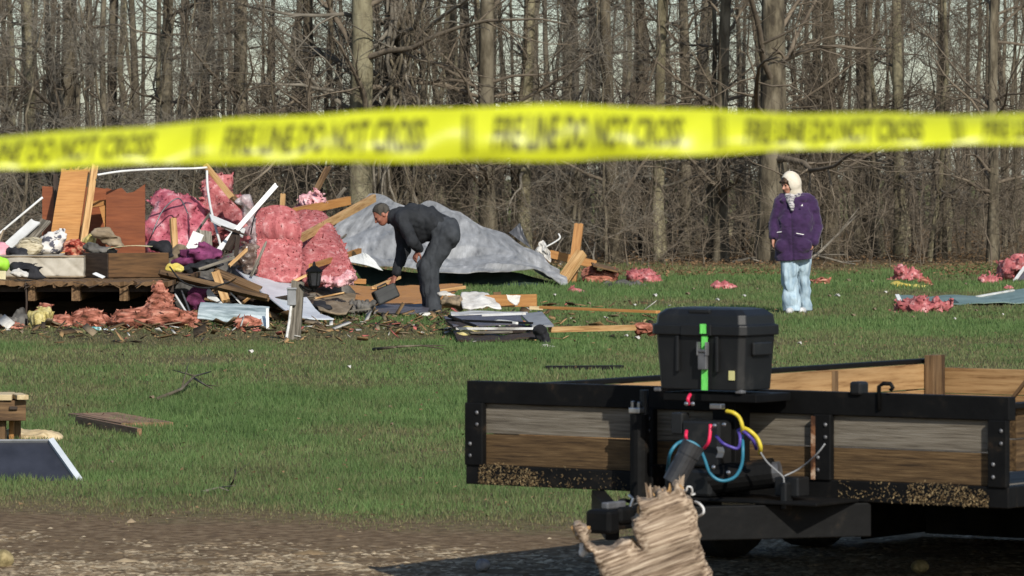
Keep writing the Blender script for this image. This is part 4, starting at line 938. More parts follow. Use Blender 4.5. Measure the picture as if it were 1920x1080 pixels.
for px_ in (-330, -240, -150, -40, 58, 141, 231, 300):
    x = (px_-960)*50/F
    piece(MB().bar((x, Y0+.06, ZD-.135), (x, Y1-.1, ZD-.135), .09 if px_ != 58 else .075, .17, jag=.03), 'joist', 'wood_brown', dk)
for y in (52.2, 56.2): piece(MB().box(((X0+X1)/2, y, .13), (X1-X0-.2, .10, .18)), 'chassis_beam', 'wood_dark', dk)
for y in (52.2, 56.2):
    for x in (-8.6, -6.9, -5.2, -3.9): piece(MB().box((x, y, .02), (.4, .3, .05)), 'footing_block', 'concrete', dk)
piece(MB().sheet([[(x, Y1-.2, z) for x in (X0, X1)] for z in (.0, .45)], 6, 2, .02), 'back_light_block', 'wood_dark', dk)  # added unseen board closing the back so it stays black underneath
r = random.Random(5)
for k in range(46):                                           # fibres and splinters along the torn edge
    x = r.uniform(-5.4, X1); L = r.uniform(.05, .22)
    if k < 15: piece(MB().bar((x, Y0-.01, ZD-.02), (x+r.uniform(-.2, .2), Y0-.03, ZD-.03-L*.3), .03, .006, jag=.02), 'splinter', r.choice(('wood_brown', 'wood_dark')), dk)

def bd(name, label, p0, p1, wd, th, mat, roll=0, jag=.02, cat='board', group=None, warp=0, up=None, smooth=False):
    return single(MB().bar(at(*p0), at(*p1), wd, th, roll, up, nseg=6 if warp else 1, jag=jag, warp=warp), name, mat, label, cat, group)
def pole(label, pts, r, mat='white_paint', name='pipe', n=8, cat='pipe'):
    return single(MB().tube(smooth_path([at(*p) for p in pts], 5), r, n), name, mat, label, cat, smooth=True)
def lump(name, label, cat, mat, ells, D, amp=.03, freq=7, h=.018, fl=None, seed=None, group=None, stretch=(1, 1, 1), ridged=False, it=1, fine=.5):
    """folded soft mass from ellipsoids given as (x, y, half width, half height) in picture pixels and depth in metres"""
    s = F/D; E = []
    for e in ells:
        dd = e[4] if len(e) > 4 else e[2]/s; dy = e[5] if len(e) > 5 else 0
        E.append((at(e[0], e[1], D+dy), (e[2]/s, dd, e[3]/s)))
    lo = np.min([np.array(c)-np.array(r_) for c, r_ in E], 0) - .1; hi = np.max([np.array(c)+np.array(r_) for c, r_ in E], 0) + .1
    f = Field(lo, hi, h)
    for c, r_ in E: f.ell(c, r_, .05)
    sd = seed if seed is not None else int(ells[0][0])
    if mat == 'insulation_dirty' and stretch == (1, 1, 1): stretch = (.5, 1, 1.25)
    if mat.startswith('cloth') and stretch == (1, 1, 1): stretch = ((.55, 1, 1.2), (1.2, 1, .6))[sd % 2]
    f.noise(amp*1.2, freq*.8, sd, stretch, 2, True); f.noise(amp*.55*(fine if not mat.startswith('cloth') else .95), freq*2.1, sd+5, stretch, 2, True); f.noise(amp*.3*fine, freq*5, sd+9, stretch, 2)
    if fl is not None: f.floor(fl)
    base = ((lo[0]+hi[0])/2, (lo[1]+hi[1])/2, max(lo[2]+.08, 0) if fl is None else fl)
    sh = 0
    if mat.startswith('insulation'): sh = int(min(4000, 420*sum(e[2]*e[3] for e in ells)/s/s*18))
    return tag(f.build(name, mat, None, base, it=it, shag=sh, flake=.024 if mat != 'insulation_sheet' else .018), label, cat, group)
def shag_mb(m, N, size):
    V = np.array(m.V, float); Fa = np.array([f for f in m.F if len(f) == 4], int); n0 = len(V); V2, _ = add_flakes(V, Fa, N, size); W = V2[n0:].tolist()
    m.add(W, [(4*i, 4*i+1, 4*i+2, 4*i+3) for i in range(N)])
def panel(name, label, corners, th, mat, cat='panel', nu=10, nv=10, amp=0.0, group=None, freq=5, jag=0, smooth=False):
    """curved sheet through rows of picture points (x, y, distance)"""
    return single(MB().sheet([[at(*p) for p in row] for row in corners], nu, nv, th, amp, freq, len(label), jag), name, mat, label, cat, group, smooth=smooth)

# ---- on the floor, left to right
mt = thing('mattress', 'pale quilted mattress lying along the torn floor edge', 'mattress', (at(86, 520, 51.2).x, 51.2, ZD))
A, B = at(-160, 521, 51.0), at(157, 521, 51.0); hz = .235
f = Field((A.x-.1, 50.9, ZD-.02), (B.x+.1, 52.9, ZD+.34), .016)
f.D = np.maximum.reduce([np.abs(f.grid()[0]-(A.x+B.x)/2)-(B.x-A.x)/2, np.abs(f.grid()[1]-51.9)-.9, np.abs(f.grid()[2]-(ZD+.125))-.118]).astype(np.float32)
X, Y, Z = f.grid(); q = (np.abs(((X*1.0+Z*1.2)/.16) % 2 - 1)); q2 = np.abs(((X*1.0-Z*.5)/.16) % 2 - 1); f.D += (.010*(np.clip(q, 0, .25)*-4+1) ).astype(np.float32); f.noise(.008, 3, 5)
f.build('cover', 'mattress', mt, tuple(mt.location), it=1)
for z in (ZD+.018, ZD+.236): piece(MB().tube([(A.x, 50.995, z), (B.x, 50.995, z), (B.x, 52.7, z)], .010, 6), 'piping', 'cloth_tan', mt)
dr = thing('dresser_drawer', 'brown wooden drawer box lying on the floor edge', 'drawer', (at(235, 520, 51.2).x, 51.2, ZD))
L_, R_, M_ = at(157, 470, 51.25), at(315, 472, 51.2), at(203, 471, 50.9); hD = .275
def wallbox(p, q, z0, z1, th, nm, mat):
    p, q = Vector((p.x, p.y, 0)), Vector((q.x, q.y, 0)); piece(MB().bar(p+Vector((0, 0, (z0+z1)/2)), q+Vector((0, 0, (z0+z1)/2)), th, z1-z0), nm, mat, dr, bevel=.003)
back = Vector((-.22, .55, 0))
wallbox(L_, M_, ZD+.01, ZD+hD, .02, 'side', 'wood_dark'); wallbox(M_, R_, ZD+.01, ZD+hD, .02, 'front', 'wood_dresser')
wallbox(R_, R_+Vector((-.25, .42, 0)), ZD+.01, ZD+hD, .02, 'side', 'wood_dresser'); wallbox(L_, R_+Vector((-.25, .42, 0)), ZD+.012, ZD+hD-.01, .02, 'back', 'wood_dresser')
piece(MB().box(((L_.x+R_.x)/2, 51.35, ZD+.02), (.62, .42, .015)), 'bottom', 'wood_dark', dr)
# broken cabinet with leaning door
cb = thing('broken_cabinet', 'broken red brown cabinet standing on the wrecked floor', 'cabinet', (at(175, 511, 54).x, 54, ZD))
def cpan(pts, D, th, nm, mat): return piece(MB().prism([at(a, b, D) for a, b in pts], (0, th, 0)), nm, mat, cb)
cpan([(198,515),(272,515),(272,345),(262,352),(250,360),(238,362),(228,352),(212,356),(199,352)], 53.9, .03, 'door_panel', 'wood_red')
cpan([(79,515),(107,515),(106,352),(98,350),(79,349)], 54.2, .03, 'side_panel', 'wood_red')
cpan([(106,515),(200,515),(200,354),(168,350),(106,353)], 54.75, .02, 'back_panel', 'wood_red')
cpan([(165,378),(200,374),(200,384),(165,390)], 54.0, .5, 'shelf', 'wood_orange'); cpan([(186,388),(201,384),(203,430),(198,432)], 53.95, .4, 'drawer_front', 'wood_orange')
cpan([(100,470),(200,470),(200,478),(100,478)], 54.05, .6, 'shelf', 'wood_red')
ld = thing('leaning_door', 'orange brown panel door with pale stud leaning against the broken cabinet', 'door', (at(125, 512, 53.3).x, 53.3, ZD))
piece(MB().sheet([[at(116, 322, 53.75), at(166, 320, 53.75)], [at(103, 395, 53.5), at(155, 395, 53.5)], [at(88, 490, 53.15), at(142, 490, 53.15)]], 6, 8, .035), 'door_panel', 'wood_orange', ld)
piece(MB().bar(at(151, 488, 53.05), at(178, 306, 53.6), .075, .05, roll=.6, jag=.04), 'stud', 'wood_fresh', ld)
for k in range(5): piece(MB().bar(at(118+k*11, 326+r.uniform(-2, 4), 53.72), at(122+k*12+r.uniform(-4, 10), 309+r.uniform(0, 6), 53.8), .05, .008, jag=.05), 'splinter', r.choice(('wood_fresh', 'wood_orange')), ld)
bd('board', 'small brown post behind the leaning door', (108, 500, 54.1), (104, 325, 54.2), .05, .05, 'wood_dark')
pole('white pipe slanting up from the left end of the wreck', [(-40, 470, 53), (20, 420, 53), (80, 370, 53)], .013)
bd('trim_board', 'wide white trim board propped behind the clothes', (8, 468, 52.6), (68, 414, 52.9), .12, .02, 'white_paint', roll=.5)
bd('trim_board', 'brown split board propped beside the white trim board', (35, 472, 52.7), (88, 412, 53.0), .12, .025, 'wood_grey', roll=.4)
bd('carton', 'tan carton flap standing at the left end of the floor', (-10, 478, 52.4), (8, 430, 52.4), .16, .02, 'cloth_tan')
lump('cloth_bundle', 'white printed cloth bundle heaped against the leaning door', 'clothes', 'cloth_print', [(98, 458, 22, 24, .16), (85, 468, 18, 14, .14), (112, 448, 12, 16, .12)], 51.9, .03, 9)
lump('cloth_bundle', 'striped tan cloth bundle beside the white printed bundle', 'clothes', 'cloth_stripe', [(58, 462, 22, 17, .15), (45, 470, 14, 10, .12)], 51.8, .03, 8)
lump('cloth_bundle', 'red flowered cloth stuffed beside the stud', 'clothes', 'cloth_red', [(138, 466, 20, 13, .12), (150, 474, 8, 8, .1)], 51.7, .025, 12)
lump('cloth_bundle', 'pink cloth at the left end of the mattress', 'clothes', 'cloth_pink', [(2, 468, 16, 11, .12), (-12, 474, 16, 10, .12)], 51.7, .03, 9)
lump('cloth_bundle', 'black cloth with pale specks lying on the mattress', 'clothes', 'cloth_black', [(30, 472, 16, 9, .12), (42, 476, 10, 7, .1)], 51.6, .025, 9)
lump('cloth_bundle', 'rumpled black and white clothes hanging over the floor edge', 'clothes', 'cloth_black', [(48, 505, 22, 9, .07, -.10), (66, 513, 14, 8, .07, -.10), (30, 502, 10, 8, .07, -.1)], 50.5, .025, 10)
lump('cloth_bundle', 'white shirt crumpled on the floor edge under the black clothes', 'clothes', 'cloth_white', [(40, 516, 17, 7, .06), (34, 508, 9, 6, .05)], 50.2, .02, 11)
lump('lime_bag', 'bright lime green plastic bag on the floor edge', 'bag', 'plastic_lime', [(0, 495, 14, 12, .08), (-8, 490, 12, 12, .08)], 50.4, .015, 9)
bd('carton', 'cream cardboard piece below the lime green bag', (-14, 515, 50.2), (11, 516, 50.2), .02, .09, 'card', jag=0)
lump('cloth_bundle', 'grey and brown rags stuffed into the drawer top', 'clothes', 'cloth_grey', [(190, 468, 26, 6, .12), (170, 464, 12, 8, .1)], 51.5, .02, 12)
lump('soft_toy', 'dark tan soft toy slumped against the cabinet door', 'soft toy', 'cloth_tan', [(196, 440, 18, 10, .10), (214, 452, 14, 9, .09), (226, 460, 9, 6, .07), (180, 436, 10, 8, .09)], 52.6, .018, 10)
lump('yellow_ball', 'mustard coloured soft bundle inside the cabinet opening', 'bundle', 'yellow_wool', [(170, 447, 9, 9, .08), (166, 455, 12, 10, .08)], 52.8, .012, 12)
bd('paper_sheet', 'pale curled paper lying across the drawer', (205, 466, 51.4), (285, 462, 51.3), .16, .006, 'card', warp=.02)
lump('cloth_bundle', 'black jacket thrown over the end of the drawer', 'clothes', 'cloth_black', [(298, 462, 20, 10, .12), (310, 470, 10, 10, .1)], 51.6, .03, 8)
bd('paper_sheet', 'white paper scrap on the floor edge below the drawer', (176, 512, 50.3), (196, 521, 50.2), .05, .004, 'white_paint', roll=.4)
# ---- conduit arching over
pole('long white conduit arching between the leaning door and the insulation', [(183, 328, 53.4), (230, 321, 53.6), (300, 317, 54.0), (360, 316, 54.3), (388, 314, 54.4)], .013, n=7)
pole('white conduit hanging down in front of the pink insulation', [(388, 320, 54.2), (389, 350, 54.1), (395, 390, 53.8), (404, 425, 53.5), (414, 462, 53.2)], .015, n=7)
# ---- insulation pile
PI = 'pink insulation of the wreck pile'
lump('insulation_roll', 'crumpled dusty pink insulation heap next to the red brown cabinet', 'insulation', 'insulation_sheet', [(330, 408, 36, 42, .35), (300, 430, 30, 40, .30), (352, 390, 26, 26, .3), (372, 430, 26, 34, .3), (330, 460, 50, 30, .4), (290, 455, 16, 30, .2)], 55.2, .085, 2.6, h=.022, fine=.35)
lump('insulation_roll', 'tall pink insulation peak wrapped in clear plastic', 'insulation', 'insulation_pink', [(420, 385, 22, 40, .28), (408, 360, 18, 16, .2), (440, 420, 34, 46, .32), (400, 420, 26, 50, .3), (460, 450, 26, 50, .3), (425, 370, 12, 26, .2)], 55.4, .08, 2.8, h=.022, fine=.35)
m = MB(); m.sheet([[at(488, 402, 53.62), at(512, 395, 53.58), at(532, 397, 53.58), at(546, 412, 53.62)], [at(486, 430, 53.50), at(512, 428, 53.44), at(538, 430, 53.44), at(557, 438, 53.50)], [at(487, 453, 53.52), at(512, 451, 53.48), at(540, 453, 53.48), at(559, 460, 53.52)], [at(486, 490, 53.34), at(512, 488, 53.28), at(540, 489, 53.28), at(560, 490, 53.34)], [at(488, 535, 53.2), at(514, 535, 53.15), at(540, 535, 53.15), at(557, 532, 53.2)]], 60, 90, .10, .010, 9, 4)
shag_mb(m, 3000, .014)
single(m, 'insulation_batt', 'insulation_pink', 'big upright pink insulation batt in the middle of the pile', 'insulation', smooth=True)
m = MB(); m.sheet([[at(556, 412, 55.2), at(578, 408, 55.2), at(598, 412, 55.25), at(606, 428, 55.3)], [at(560, 450, 54.7), at(588, 446, 54.62), at(614, 450, 54.68), at(630, 466, 54.8)], [at(564, 500, 54.2), at(594, 500, 54.1), at(626, 501, 54.15), at(650, 505, 54.3)], [at(572, 538, 53.9), at(606, 539, 53.8), at(640, 533, 53.85), at(665, 524, 54.05)]], 60, 80, .10, .013, 7, 8)
shag_mb(m, 3200, .015)
single(m, 'insulation_batt', 'insulation_pink', 'sloping pink insulation batt beside the torn roof sheet', 'insulation', smooth=True)
lump('insulation_fluff', 'row of pale pink fluff torn along the foot of the sloping batt', 'insulation', 'insulation_pale', [(606, 527, 10, 5, .08), (622, 531, 10, 6, .08), (640, 528, 10, 6, .08), (655, 522, 10, 6, .08), (664, 518, 5, 5, .06)], 53.35, .03, 14, h=.014)
lump('insulation_fluff', 'crumbly pale pink fluff caught on the orange plank', 'insulation', 'insulation_pale', [(585, 372, 20, 10, .14), (574, 380, 12, 8, .12), (600, 376, 12, 8, .1)], 55.8, .035, 13, h=.014)
lump('plastic_bag', 'clear plastic sheeting draped beside the tall pink peak', 'plastic', 'bag_clear', [(462, 396, 8, 22, .06), (472, 420, 9, 24, .06), (478, 440, 8, 24, .06), (452, 378, 10, 10, .06)], 54.6, .03, 9, h=.014)
lump('plastic_bag', 'crinkled brown plastic bag beside the big upright batt', 'bag', 'bag_brown', [(463, 485, 20, 20, .12), (465, 468, 18, 10, .1), (468, 504, 16, 8, .1)], 53.1, .025, 10, h=.014)
lump('cloth_bundle', 'purple cloth heap at the end of the floor', 'clothes', 'cloth_purple', [(372, 482, 32, 14, .2), (350, 490, 20, 10, .15), (395, 478, 22, 10, .15), (385, 468, 14, 10, .12)], 52.2, .035, 8)
lump('cloth_bundle', 'black cloth lying under the purple cloth', 'clothes', 'cloth_black', [(372, 500, 24, 8, .12), (398, 496, 22, 7, .12), (350, 505, 14, 6, .1)], 51.8, .02, 9)
lump('yellow_packet', 'crumpled yellow packet on the floor end', 'packet', 'cloth_yellow', [(330, 505, 14, 7, .07), (322, 500, 8, 6, .06)], 50.9, .012, 14, h=.01)
lump('cloth_bundle', 'brown blanket folds between drawer and purple cloth', 'clothes', 'cloth_tan', [(330, 478, 14, 14, .12), (338, 466, 10, 10, .1), (322, 490, 10, 12, .1)], 52.3, .025, 9)
panel('white_board', 'white board standing behind the purple cloth', [[(348, 466, 53), (362, 434, 53.1)], [(368, 472, 53), (382, 442, 53.1)]], .02, 'white_paint', nu=4, nv=4)
bd('board', 'brown stud end sticking up in front of the dusty insulation', (328, 470, 53.6), (324, 408, 53.7), .07, .05, 'wood_fresh', roll=.2)
bd('board', 'grey stud beside the white board', (386, 462, 53.1), (384, 432, 53.2), .14, .04, 'wood_grey', roll=.2)
bd('trim_board', 'long white trim slanting up to the right out of the pile', (409, 470, 53.0), (519, 346, 53.6), .055, .02, 'white_paint', roll=.9)
panel('white_board', 'white board edge wedged under the slanting trim', [[(392, 404, 53.5), (460, 432, 53.3)], [(396, 416, 53.3), (455, 446, 53.1)]], .02, 'white_paint', nu=6, nv=3)
bd('board', 'brown rafter slanting over the tall pink peak', (384, 308, 54.6), (436, 372, 54.6), .07, .05, 'wood_fresh', roll=.3)
bd('board', 'split rafter lying along the clear plastic sheeting', (428, 362, 54.8), (470, 402, 54.6), .07, .04, 'wood_brown', roll=.3)
bd('board', 'dark broken stick crossing the slanting white trim', (414, 424, 52.9), (464, 442, 52.8), .03, .02, 'wood_dark')
bd('board', 'dark upright stick under the white board edge', (440, 500, 52.8), (447, 440, 52.8), .05, .03, 'wood_dark')
bd('board', 'dark broken lath beside the white conduit', (425, 470, 52.8), (446, 430, 52.9), .10, .02, 'wood_dark', roll=.3)
bd('board', 'short pale stud end above the big upright batt', (528, 420, 54.2), (531, 362, 54.3), .055, .04, 'wood_fresh')
bd('board', 'orange plank reaching from the big batt towards the roof sheet', (530, 402, 54.9), (655, 376, 56.4), .05, .10, 'wood_orange')
bd('board', 'tan rafter propped against the torn roof sheet', (558, 450, 53.9), (702, 371, 56.8), .05, .09, 'wood_fresh')
bd('board', 'thin rafter standing behind the pale fluff', (588, 366, 56.2), (616, 312, 56.4), .06, .04, 'wood_brown', roll=.3)
bd('board', 'grey rafter end standing behind the tan rafter', (632, 372, 57), (648, 352, 57), .07, .04, 'wood_grey')
bd('board', 'brown board across the foot of the sloping batt', (582, 500, 53.2), (675, 470, 55.4), .04, .06, 'wood_orange')
panel('white_board', 'pale triangular board end behind the tan rafter', [[(592, 396, 55.9), (616, 420, 55.8)], [(600, 398, 55.9), (622, 408, 55.8)]], .03, 'cloth_tan', nu=3, nv=3)
lump('insulation_roll', 'dark pink insulation slumped under the orange plank', 'insulation', 'insulation_sheet', [(570, 412, 26, 26, .2), (556, 440, 22, 40, .2), (590, 425, 20, 20, .2)], 55.9, .04, 6)
# ---- broken timber below the pile
rb_ = random.Random(77)
for k in range(34):
    a = rb_.uniform(335, 540); D = rb_.uniform(51.5, 56.5); z = rb_.uniform(.03, .30); L = rb_.uniform(.4, 1.3); an = rb_.uniform(-.5, .5); sl = rb_.uniform(-.25, .25)
    c = Vector(((a-960)*D/F, D, z)); d = Vector((math.cos(an), math.sin(an)*1.2, sl)).normalized()*L/2
    if (c-d).z < .015 or (c+d).z < .015: c.z += L/2*abs(d.normalized().z)
    single(MB().bar(c-d, c+d, rb_.uniform(.06, .14), rb_.uniform(.015, .045), rb_.uniform(-.6, .6), jag=.06), 'broken_board', rb_.choice(('wood_brown', 'wood_dark', 'wood_grey', 'wood_dark', 'wood_orange')), 'broken board in the jumble under the pink insulation', 'board', 'broken boards under the insulation')
lump('rubble_heap', 'dark heap of torn cloth and earth under the insulation pile', 'rubble', 'cloth_grey', [(420, 560, 90, 48, .9), (520, 545, 100, 40, 1.0), (600, 556, 50, 22, .7), (380, 540, 50, 40, .5), (480, 510, 60, 40, .5)], 54.8, .06, 4, h=.03, fl=0.0)
panel('siding_sheet', 'large white siding sheet sliding off the pile to the ground', [[(442, 506, 53.3), (480, 515, 53.3), (520, 522, 53.3), (552, 532, 53.2)], [(470, 530, 52.4), (505, 548, 52.4), (545, 556, 52.4), (575, 560, 52.4)], [(505, 560, 51.5), (540, 578, 51.5), (575, 585, 51.5), (596, 586, 51.5)], [(548, 593, 50.6), (575, 597, 50.5), (600, 600, 50.5), (626, 600, 50.6)]], .012, 'siding_white', 'siding', 16, 16, .008)
bd('board', 'pale edge board along the top of the white siding sheet', (446, 506, 53.25), (552, 526, 53.1), .03, .03, 'wood_grey')
bd('board', 'long brown plank sagging from the floor end to the ground pile', (298, 512, 50.6), (506, 560, 50.4), .16, .05, 'wood_brown', roll=-.3, jag=.08)
bd('board', 'tan plank end under the long brown plank', (404, 510, 51.2), (424, 566, 50.9), .09, .04, 'wood_fresh', roll=.4)
bd('board', 'dark plank leaning behind the long brown plank', (400, 508, 52.0), (490, 545, 52.0), .14, .03, 'wood_brown', roll=.5)
bd('board', 'dark plank stacked under the leaning dark plank', (405, 524, 51.7), (480, 560, 51.7), .12, .03, 'wood_dark', roll=.5)
bd('trim_board', 'grey lath lying over the purple cloth', (372, 505, 51.3), (441, 482, 51.4), .04, .03, 'wood_grey')
panel('white_board', 'white triangular shard standing under the long brown plank', [[(386, 532, 50.7), (418, 572, 50.5)], [(390, 560, 50.6), (414, 570, 50.5)]], .015, 'white_paint', nu=4, nv=3)
bd('trim_board', 'thin white stick under the long brown plank', (430, 546, 50.5), (454, 572, 50.5), .025, .015, 'white_dirty')
lump('cloth_bundle', 'dark purple clothes hanging below the floor end', 'clothes', 'cloth_purple', [(372, 550, 14, 22, .10), (382, 538, 10, 14, .1), (366, 570, 8, 14, .08)], 50.7, .025, 9)
lump('cloth_bundle', 'grey cloth hanging below the floor end beside the metal legs', 'clothes', 'cloth_grey', [(345, 545, 18, 18, .12), (335, 560, 12, 24, .1), (352, 575, 8, 18, .08)], 50.9, .025, 9)
panel('metal_sheet', 'streaked silver metal trough lying on its side before the pile', [[(376, 569, 49.8), (440, 572, 49.8), (505, 577, 49.8)], [(372, 582, 49.6), (438, 588, 49.6), (503, 594, 49.6)], [(370, 598, 49.5), (438, 606, 49.5), (502, 616, 49.5)]], .012, 'sheet_silver', 'metal sheet', 18, 10, .006, freq=9)
bd('trim_board', 'white end strip on the silver metal trough', (501, 578, 49.45), (502, 617, 49.4), .03, .015, 'white_paint', jag=0)
pole('thin pale leg of a folded frame beside the silver trough', [(328, 552, 50.2), (347, 582, 49.9), (369, 616, 49.5)], .012)
pole('grey leg of a folded frame under the floor end', [(340, 545, 50.4), (352, 575, 50.1), (362, 606, 49.8)], .012, 'steel_dull')
pole('dark leg of a folded frame under the floor end', [(318, 545, 50.4), (332, 580, 50.1), (345, 612, 49.8)], .010, 'black_paint')
# ---- dirty insulation and rags on the ground along the floor
GI = 'insulation'
lump('insulation_roll', 'long dirty pink insulation twist on the ground under the floor end', GI, 'insulation_dirty', [(250, 602, 42, 18, .25), (300, 598, 44, 22, .28), (335, 606, 28, 14, .2), (290, 582, 20, 16, .2), (225, 606, 20, 13, .18)], 49.6, .05, 6, h=.016, fl=0, ridged=True)
lump('insulation_roll', 'dirty pink insulation lump on the ground under the joists', GI, 'insulation_dirty', [(172, 598, 28, 16, .22), (195, 606, 20, 12, .18), (150, 604, 14, 12, .15)], 49.9, .04, 6, h=.016, fl=0, ridged=True)
lump('insulation_roll', 'dirty pink insulation strip hanging from the floor end', GI, 'insulation_dirty', [(302, 548, 12, 20, .10), (296, 570, 16, 20, .14), (310, 560, 10, 16, .1)], 50.1, .03, 9, h=.014)
lump('insulation_roll', 'brown dusty insulation beside the yellow bundle on the ground', GI, 'insulation_dirty', [(112, 604, 20, 12, .15), (84, 575, 12, 10, .12), (78, 590, 14, 12, .14)], 49.9, .035, 8, h=.014, fl=0)
lump('yellow_bundle', 'knitted yellow bundle on the ground under the floor', 'bundle', 'yellow_wool', [(74, 598, 20, 18, .16), (86, 590, 14, 14, .14)], 49.6, .03, 11, h=.012, fl=0)
lump('cloth_bundle', 'muddy brown rags on the ground at the left end of the floor', 'clothes', 'cloth_grey', [(15, 606, 30, 10, .2), (40, 600, 14, 14, .16), (-20, 604, 30, 10, .2)], 49.9, .03, 8, h=.016, fl=0)
lump('insulation_roll', 'low dirty pink insulation at the left end of the floor', GI, 'insulation_dirty', [(5, 612, 24, 7, .16), (28, 614, 18, 6, .14)], 49.3, .03, 9, h=.014, fl=0)
lump('plastic_bottle_bag', 'crumpled teal and white packet on the ground before the floor', 'packet', 'plastic_teal', [(180, 618, 20, 5, .07), (200, 620, 16, 4, .06)], 48.9, .018, 14, h=.01, fl=0)
lump('insulation_roll', 'small pink insulation tuft against the silver trough', GI, 'insulation_dirty', [(460, 605, 20, 11, .10), (450, 612, 10, 8, .08), (478, 612, 10, 7, .08)], 49.0, .03, 10, h=.012, fl=0)
pole('thin dark stick standing under the floor', [(48, 530, 50.0), (50, 570, 50.0), (47, 600, 50.0)], .012, 'wood_dark', 'stick', cat='stick')
# ---- lamp post stump
D = 46.2
lp = thing('lamp_post_stump', 'short weathered wooden post with grey electrical box and black lantern', 'lamp post', gnd(552, 641))
piece(MB().bar(at(551, 641, D), at(559, 526, D), .125, .13, jag=.02, up=(0, 1, 0)), 'post', 'wood_grey', lp)
bx = piece(MB().box(at(547, 556, D-.08), (.085, .06, .17)), 'electrical_box', 'grey_plastic', lp, bevel=.006)
piece(MB().box(at(547, 541, D-.085), (.10, .08, .018)), 'box_lid', 'grey_plastic', lp, bevel=.004)
piece(MB().tube([at(546, 571, D-.08), at(543, 600, D-.09), at(536, 641, D-.10)], .014, 8), 'conduit', 'white_dirty', lp)
piece(MB().tube(smooth_path([at(562, 534, D-.07), at(572, 540, D-.1), at(582, 544, D-.1), at(588, 538, D-.1)]), .012, 8), 'bracket', 'black_paint', lp)
c = at(589, 519, D-.1); ln = MB(); n8 = 6
def hexring(m, z0, z1, r0, r1, nm, mat):
    q = MB(); vs = [(c.x+math.cos(a)*r0, c.y+math.sin(a)*r0, c.z+z0) for a in np.arange(6)*math.pi/3] + [(c.x+math.cos(a)*r1, c.y+math.sin(a)*r1, c.z+z1) for a in np.arange(6)*math.pi/3]
    q.add(vs, [(i, (i+1) % 6, 6+(i+1) % 6, 6+i) for i in range(6)] + [tuple(range(6))[::-1], tuple(range(6, 12))]); return piece(q, nm, mat, lp)
hexring(0, .052, .105, .092, .028, 'lantern_roof', 'black_paint'); hexring(0, .105, .15, .02, .008, 'finial', 'black_paint'); hexring(0, -.105, -.085, .045, .055, 'lantern_base', 'black_paint')
hexring(0, -.084, .051, .048, .068, 'lantern_glass', 'glass_dark'); hexring(0, -.15, -.106, .012, .03, 'lantern_stem', 'black_paint')
for a in np.arange(6)*math.pi/3:
    piece(MB().bar((c.x+math.cos(a)*.052, c.y+math.sin(a)*.052, c.z-.086), (c.x+math.cos(a)*.075, c.y+math.sin(a)*.075, c.z+.053), .010, .010), 'lantern_bar', 'black_paint', lp)
# ---- torn roof sheet
m = MB()
m.sheet([[at(690, 376, 70.0), at(740, 371, 70.5), at(792, 367, 70.8), at(850, 392, 71.0), at(930, 436, 70.5), at(1000, 484, 69.8), at(1040, 512, 69.2)],
         [at(650, 402, 68.9), at(720, 402, 69.3), at(790, 404, 69.6), at(860, 424, 69.8), at(930, 458, 69.6), at(1000, 498, 69.2), at(1048, 520, 68.9)],
         [at(618, 432, 68.0), at(700, 440, 68.3), at(780, 446, 68.5), at(860, 460, 68.7), at(940, 478, 68.7), at(1005, 506, 68.6), at(1055, 527, 68.5)],
         [at(628, 468, 67.2), at(700, 478, 67.3), at(780, 484, 67.5), at(860, 486, 67.7), at(940, 488, 67.9), at(1010, 506, 68.1), at(1060, 533, 68.2)],
         [at(655, 488, 66.8), at(715, 506, 66.7), at(770, 508, 66.8), at(850, 509, 67.0), at(930, 498, 67.3), at(1010, 510, 67.8), at(1067, 538, 68.0)]], 170, 90, .012, .012, 3.0, 9, crease=.26)
rs = single(m, 'roof_sheet', 'metal_roof', 'large torn grey metal roof sheet bulging over the lawn', 'roof sheet', smooth=False)
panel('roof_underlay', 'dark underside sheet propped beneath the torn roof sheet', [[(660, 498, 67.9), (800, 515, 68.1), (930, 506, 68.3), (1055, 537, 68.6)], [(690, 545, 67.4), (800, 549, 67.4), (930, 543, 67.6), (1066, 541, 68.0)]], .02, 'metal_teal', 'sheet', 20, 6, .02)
bd('board', 'thin grey batten along the foot of the roof sheet', (990, 540, 67.0), (1130, 541, 67.2), .05, .03, 'wood_grey')
panel('white_sheet', 'torn white lining at the left corner of the roof sheet', [[(648, 490, 66.2), (672, 470, 66.4)], [(690, 500, 66.0), (684, 476, 66.2)], [(718, 508, 65.9), (700, 490, 66.1)]], .01, 'white_paint', nu=6, nv=8, amp=.02)
panel('metal_scrap', 'small grey metal corner behind the low end of the roof sheet', [[(954, 436, 71.5), (975, 419, 71.5)], [(995, 466, 71.3), (984, 440, 71.4)]], .01, 'steel_dull', nu=5, nv=5, amp=.02)
# ---- plywood and cloth around the bending person
panel('plywood_sheet', 'bent orange plywood sheet lying before the roof sheet', [[(608, 527, 57.5), (680, 540, 57.8), (760, 538, 58.0), (868, 534, 58.2)], [(622, 545, 56.6), (690, 556, 56.8), (770, 556, 57.0), (850, 552, 57.2)], [(655, 563, 56.0), (710, 572, 55.8), (780, 572, 55.8), (810, 570, 55.8)]], .015, 'wood_orange', 'plywood', 18, 10, .012)
bd('board', 'pale lath lying across the plywood sheet', (820, 546, 57.2), (874, 538, 57.4), .05, .035, 'wood_fresh')
bd('board', 'brown lath propped between plywood and roof sheet', (700, 540, 57.4), (748, 520, 58.2), .06, .03, 'wood_fresh')
panel('brown_panel', 'dark brown panel flat on the ground at the feet of the bending person', [[(690, 572, 54.9), (760, 574, 54.9), (812, 570, 54.9)], [(690, 585, 53.6), (760, 590, 53.4), (800, 590, 53.3)]], .02, 'board_slate', nu=8, nv=5, amp=.01)
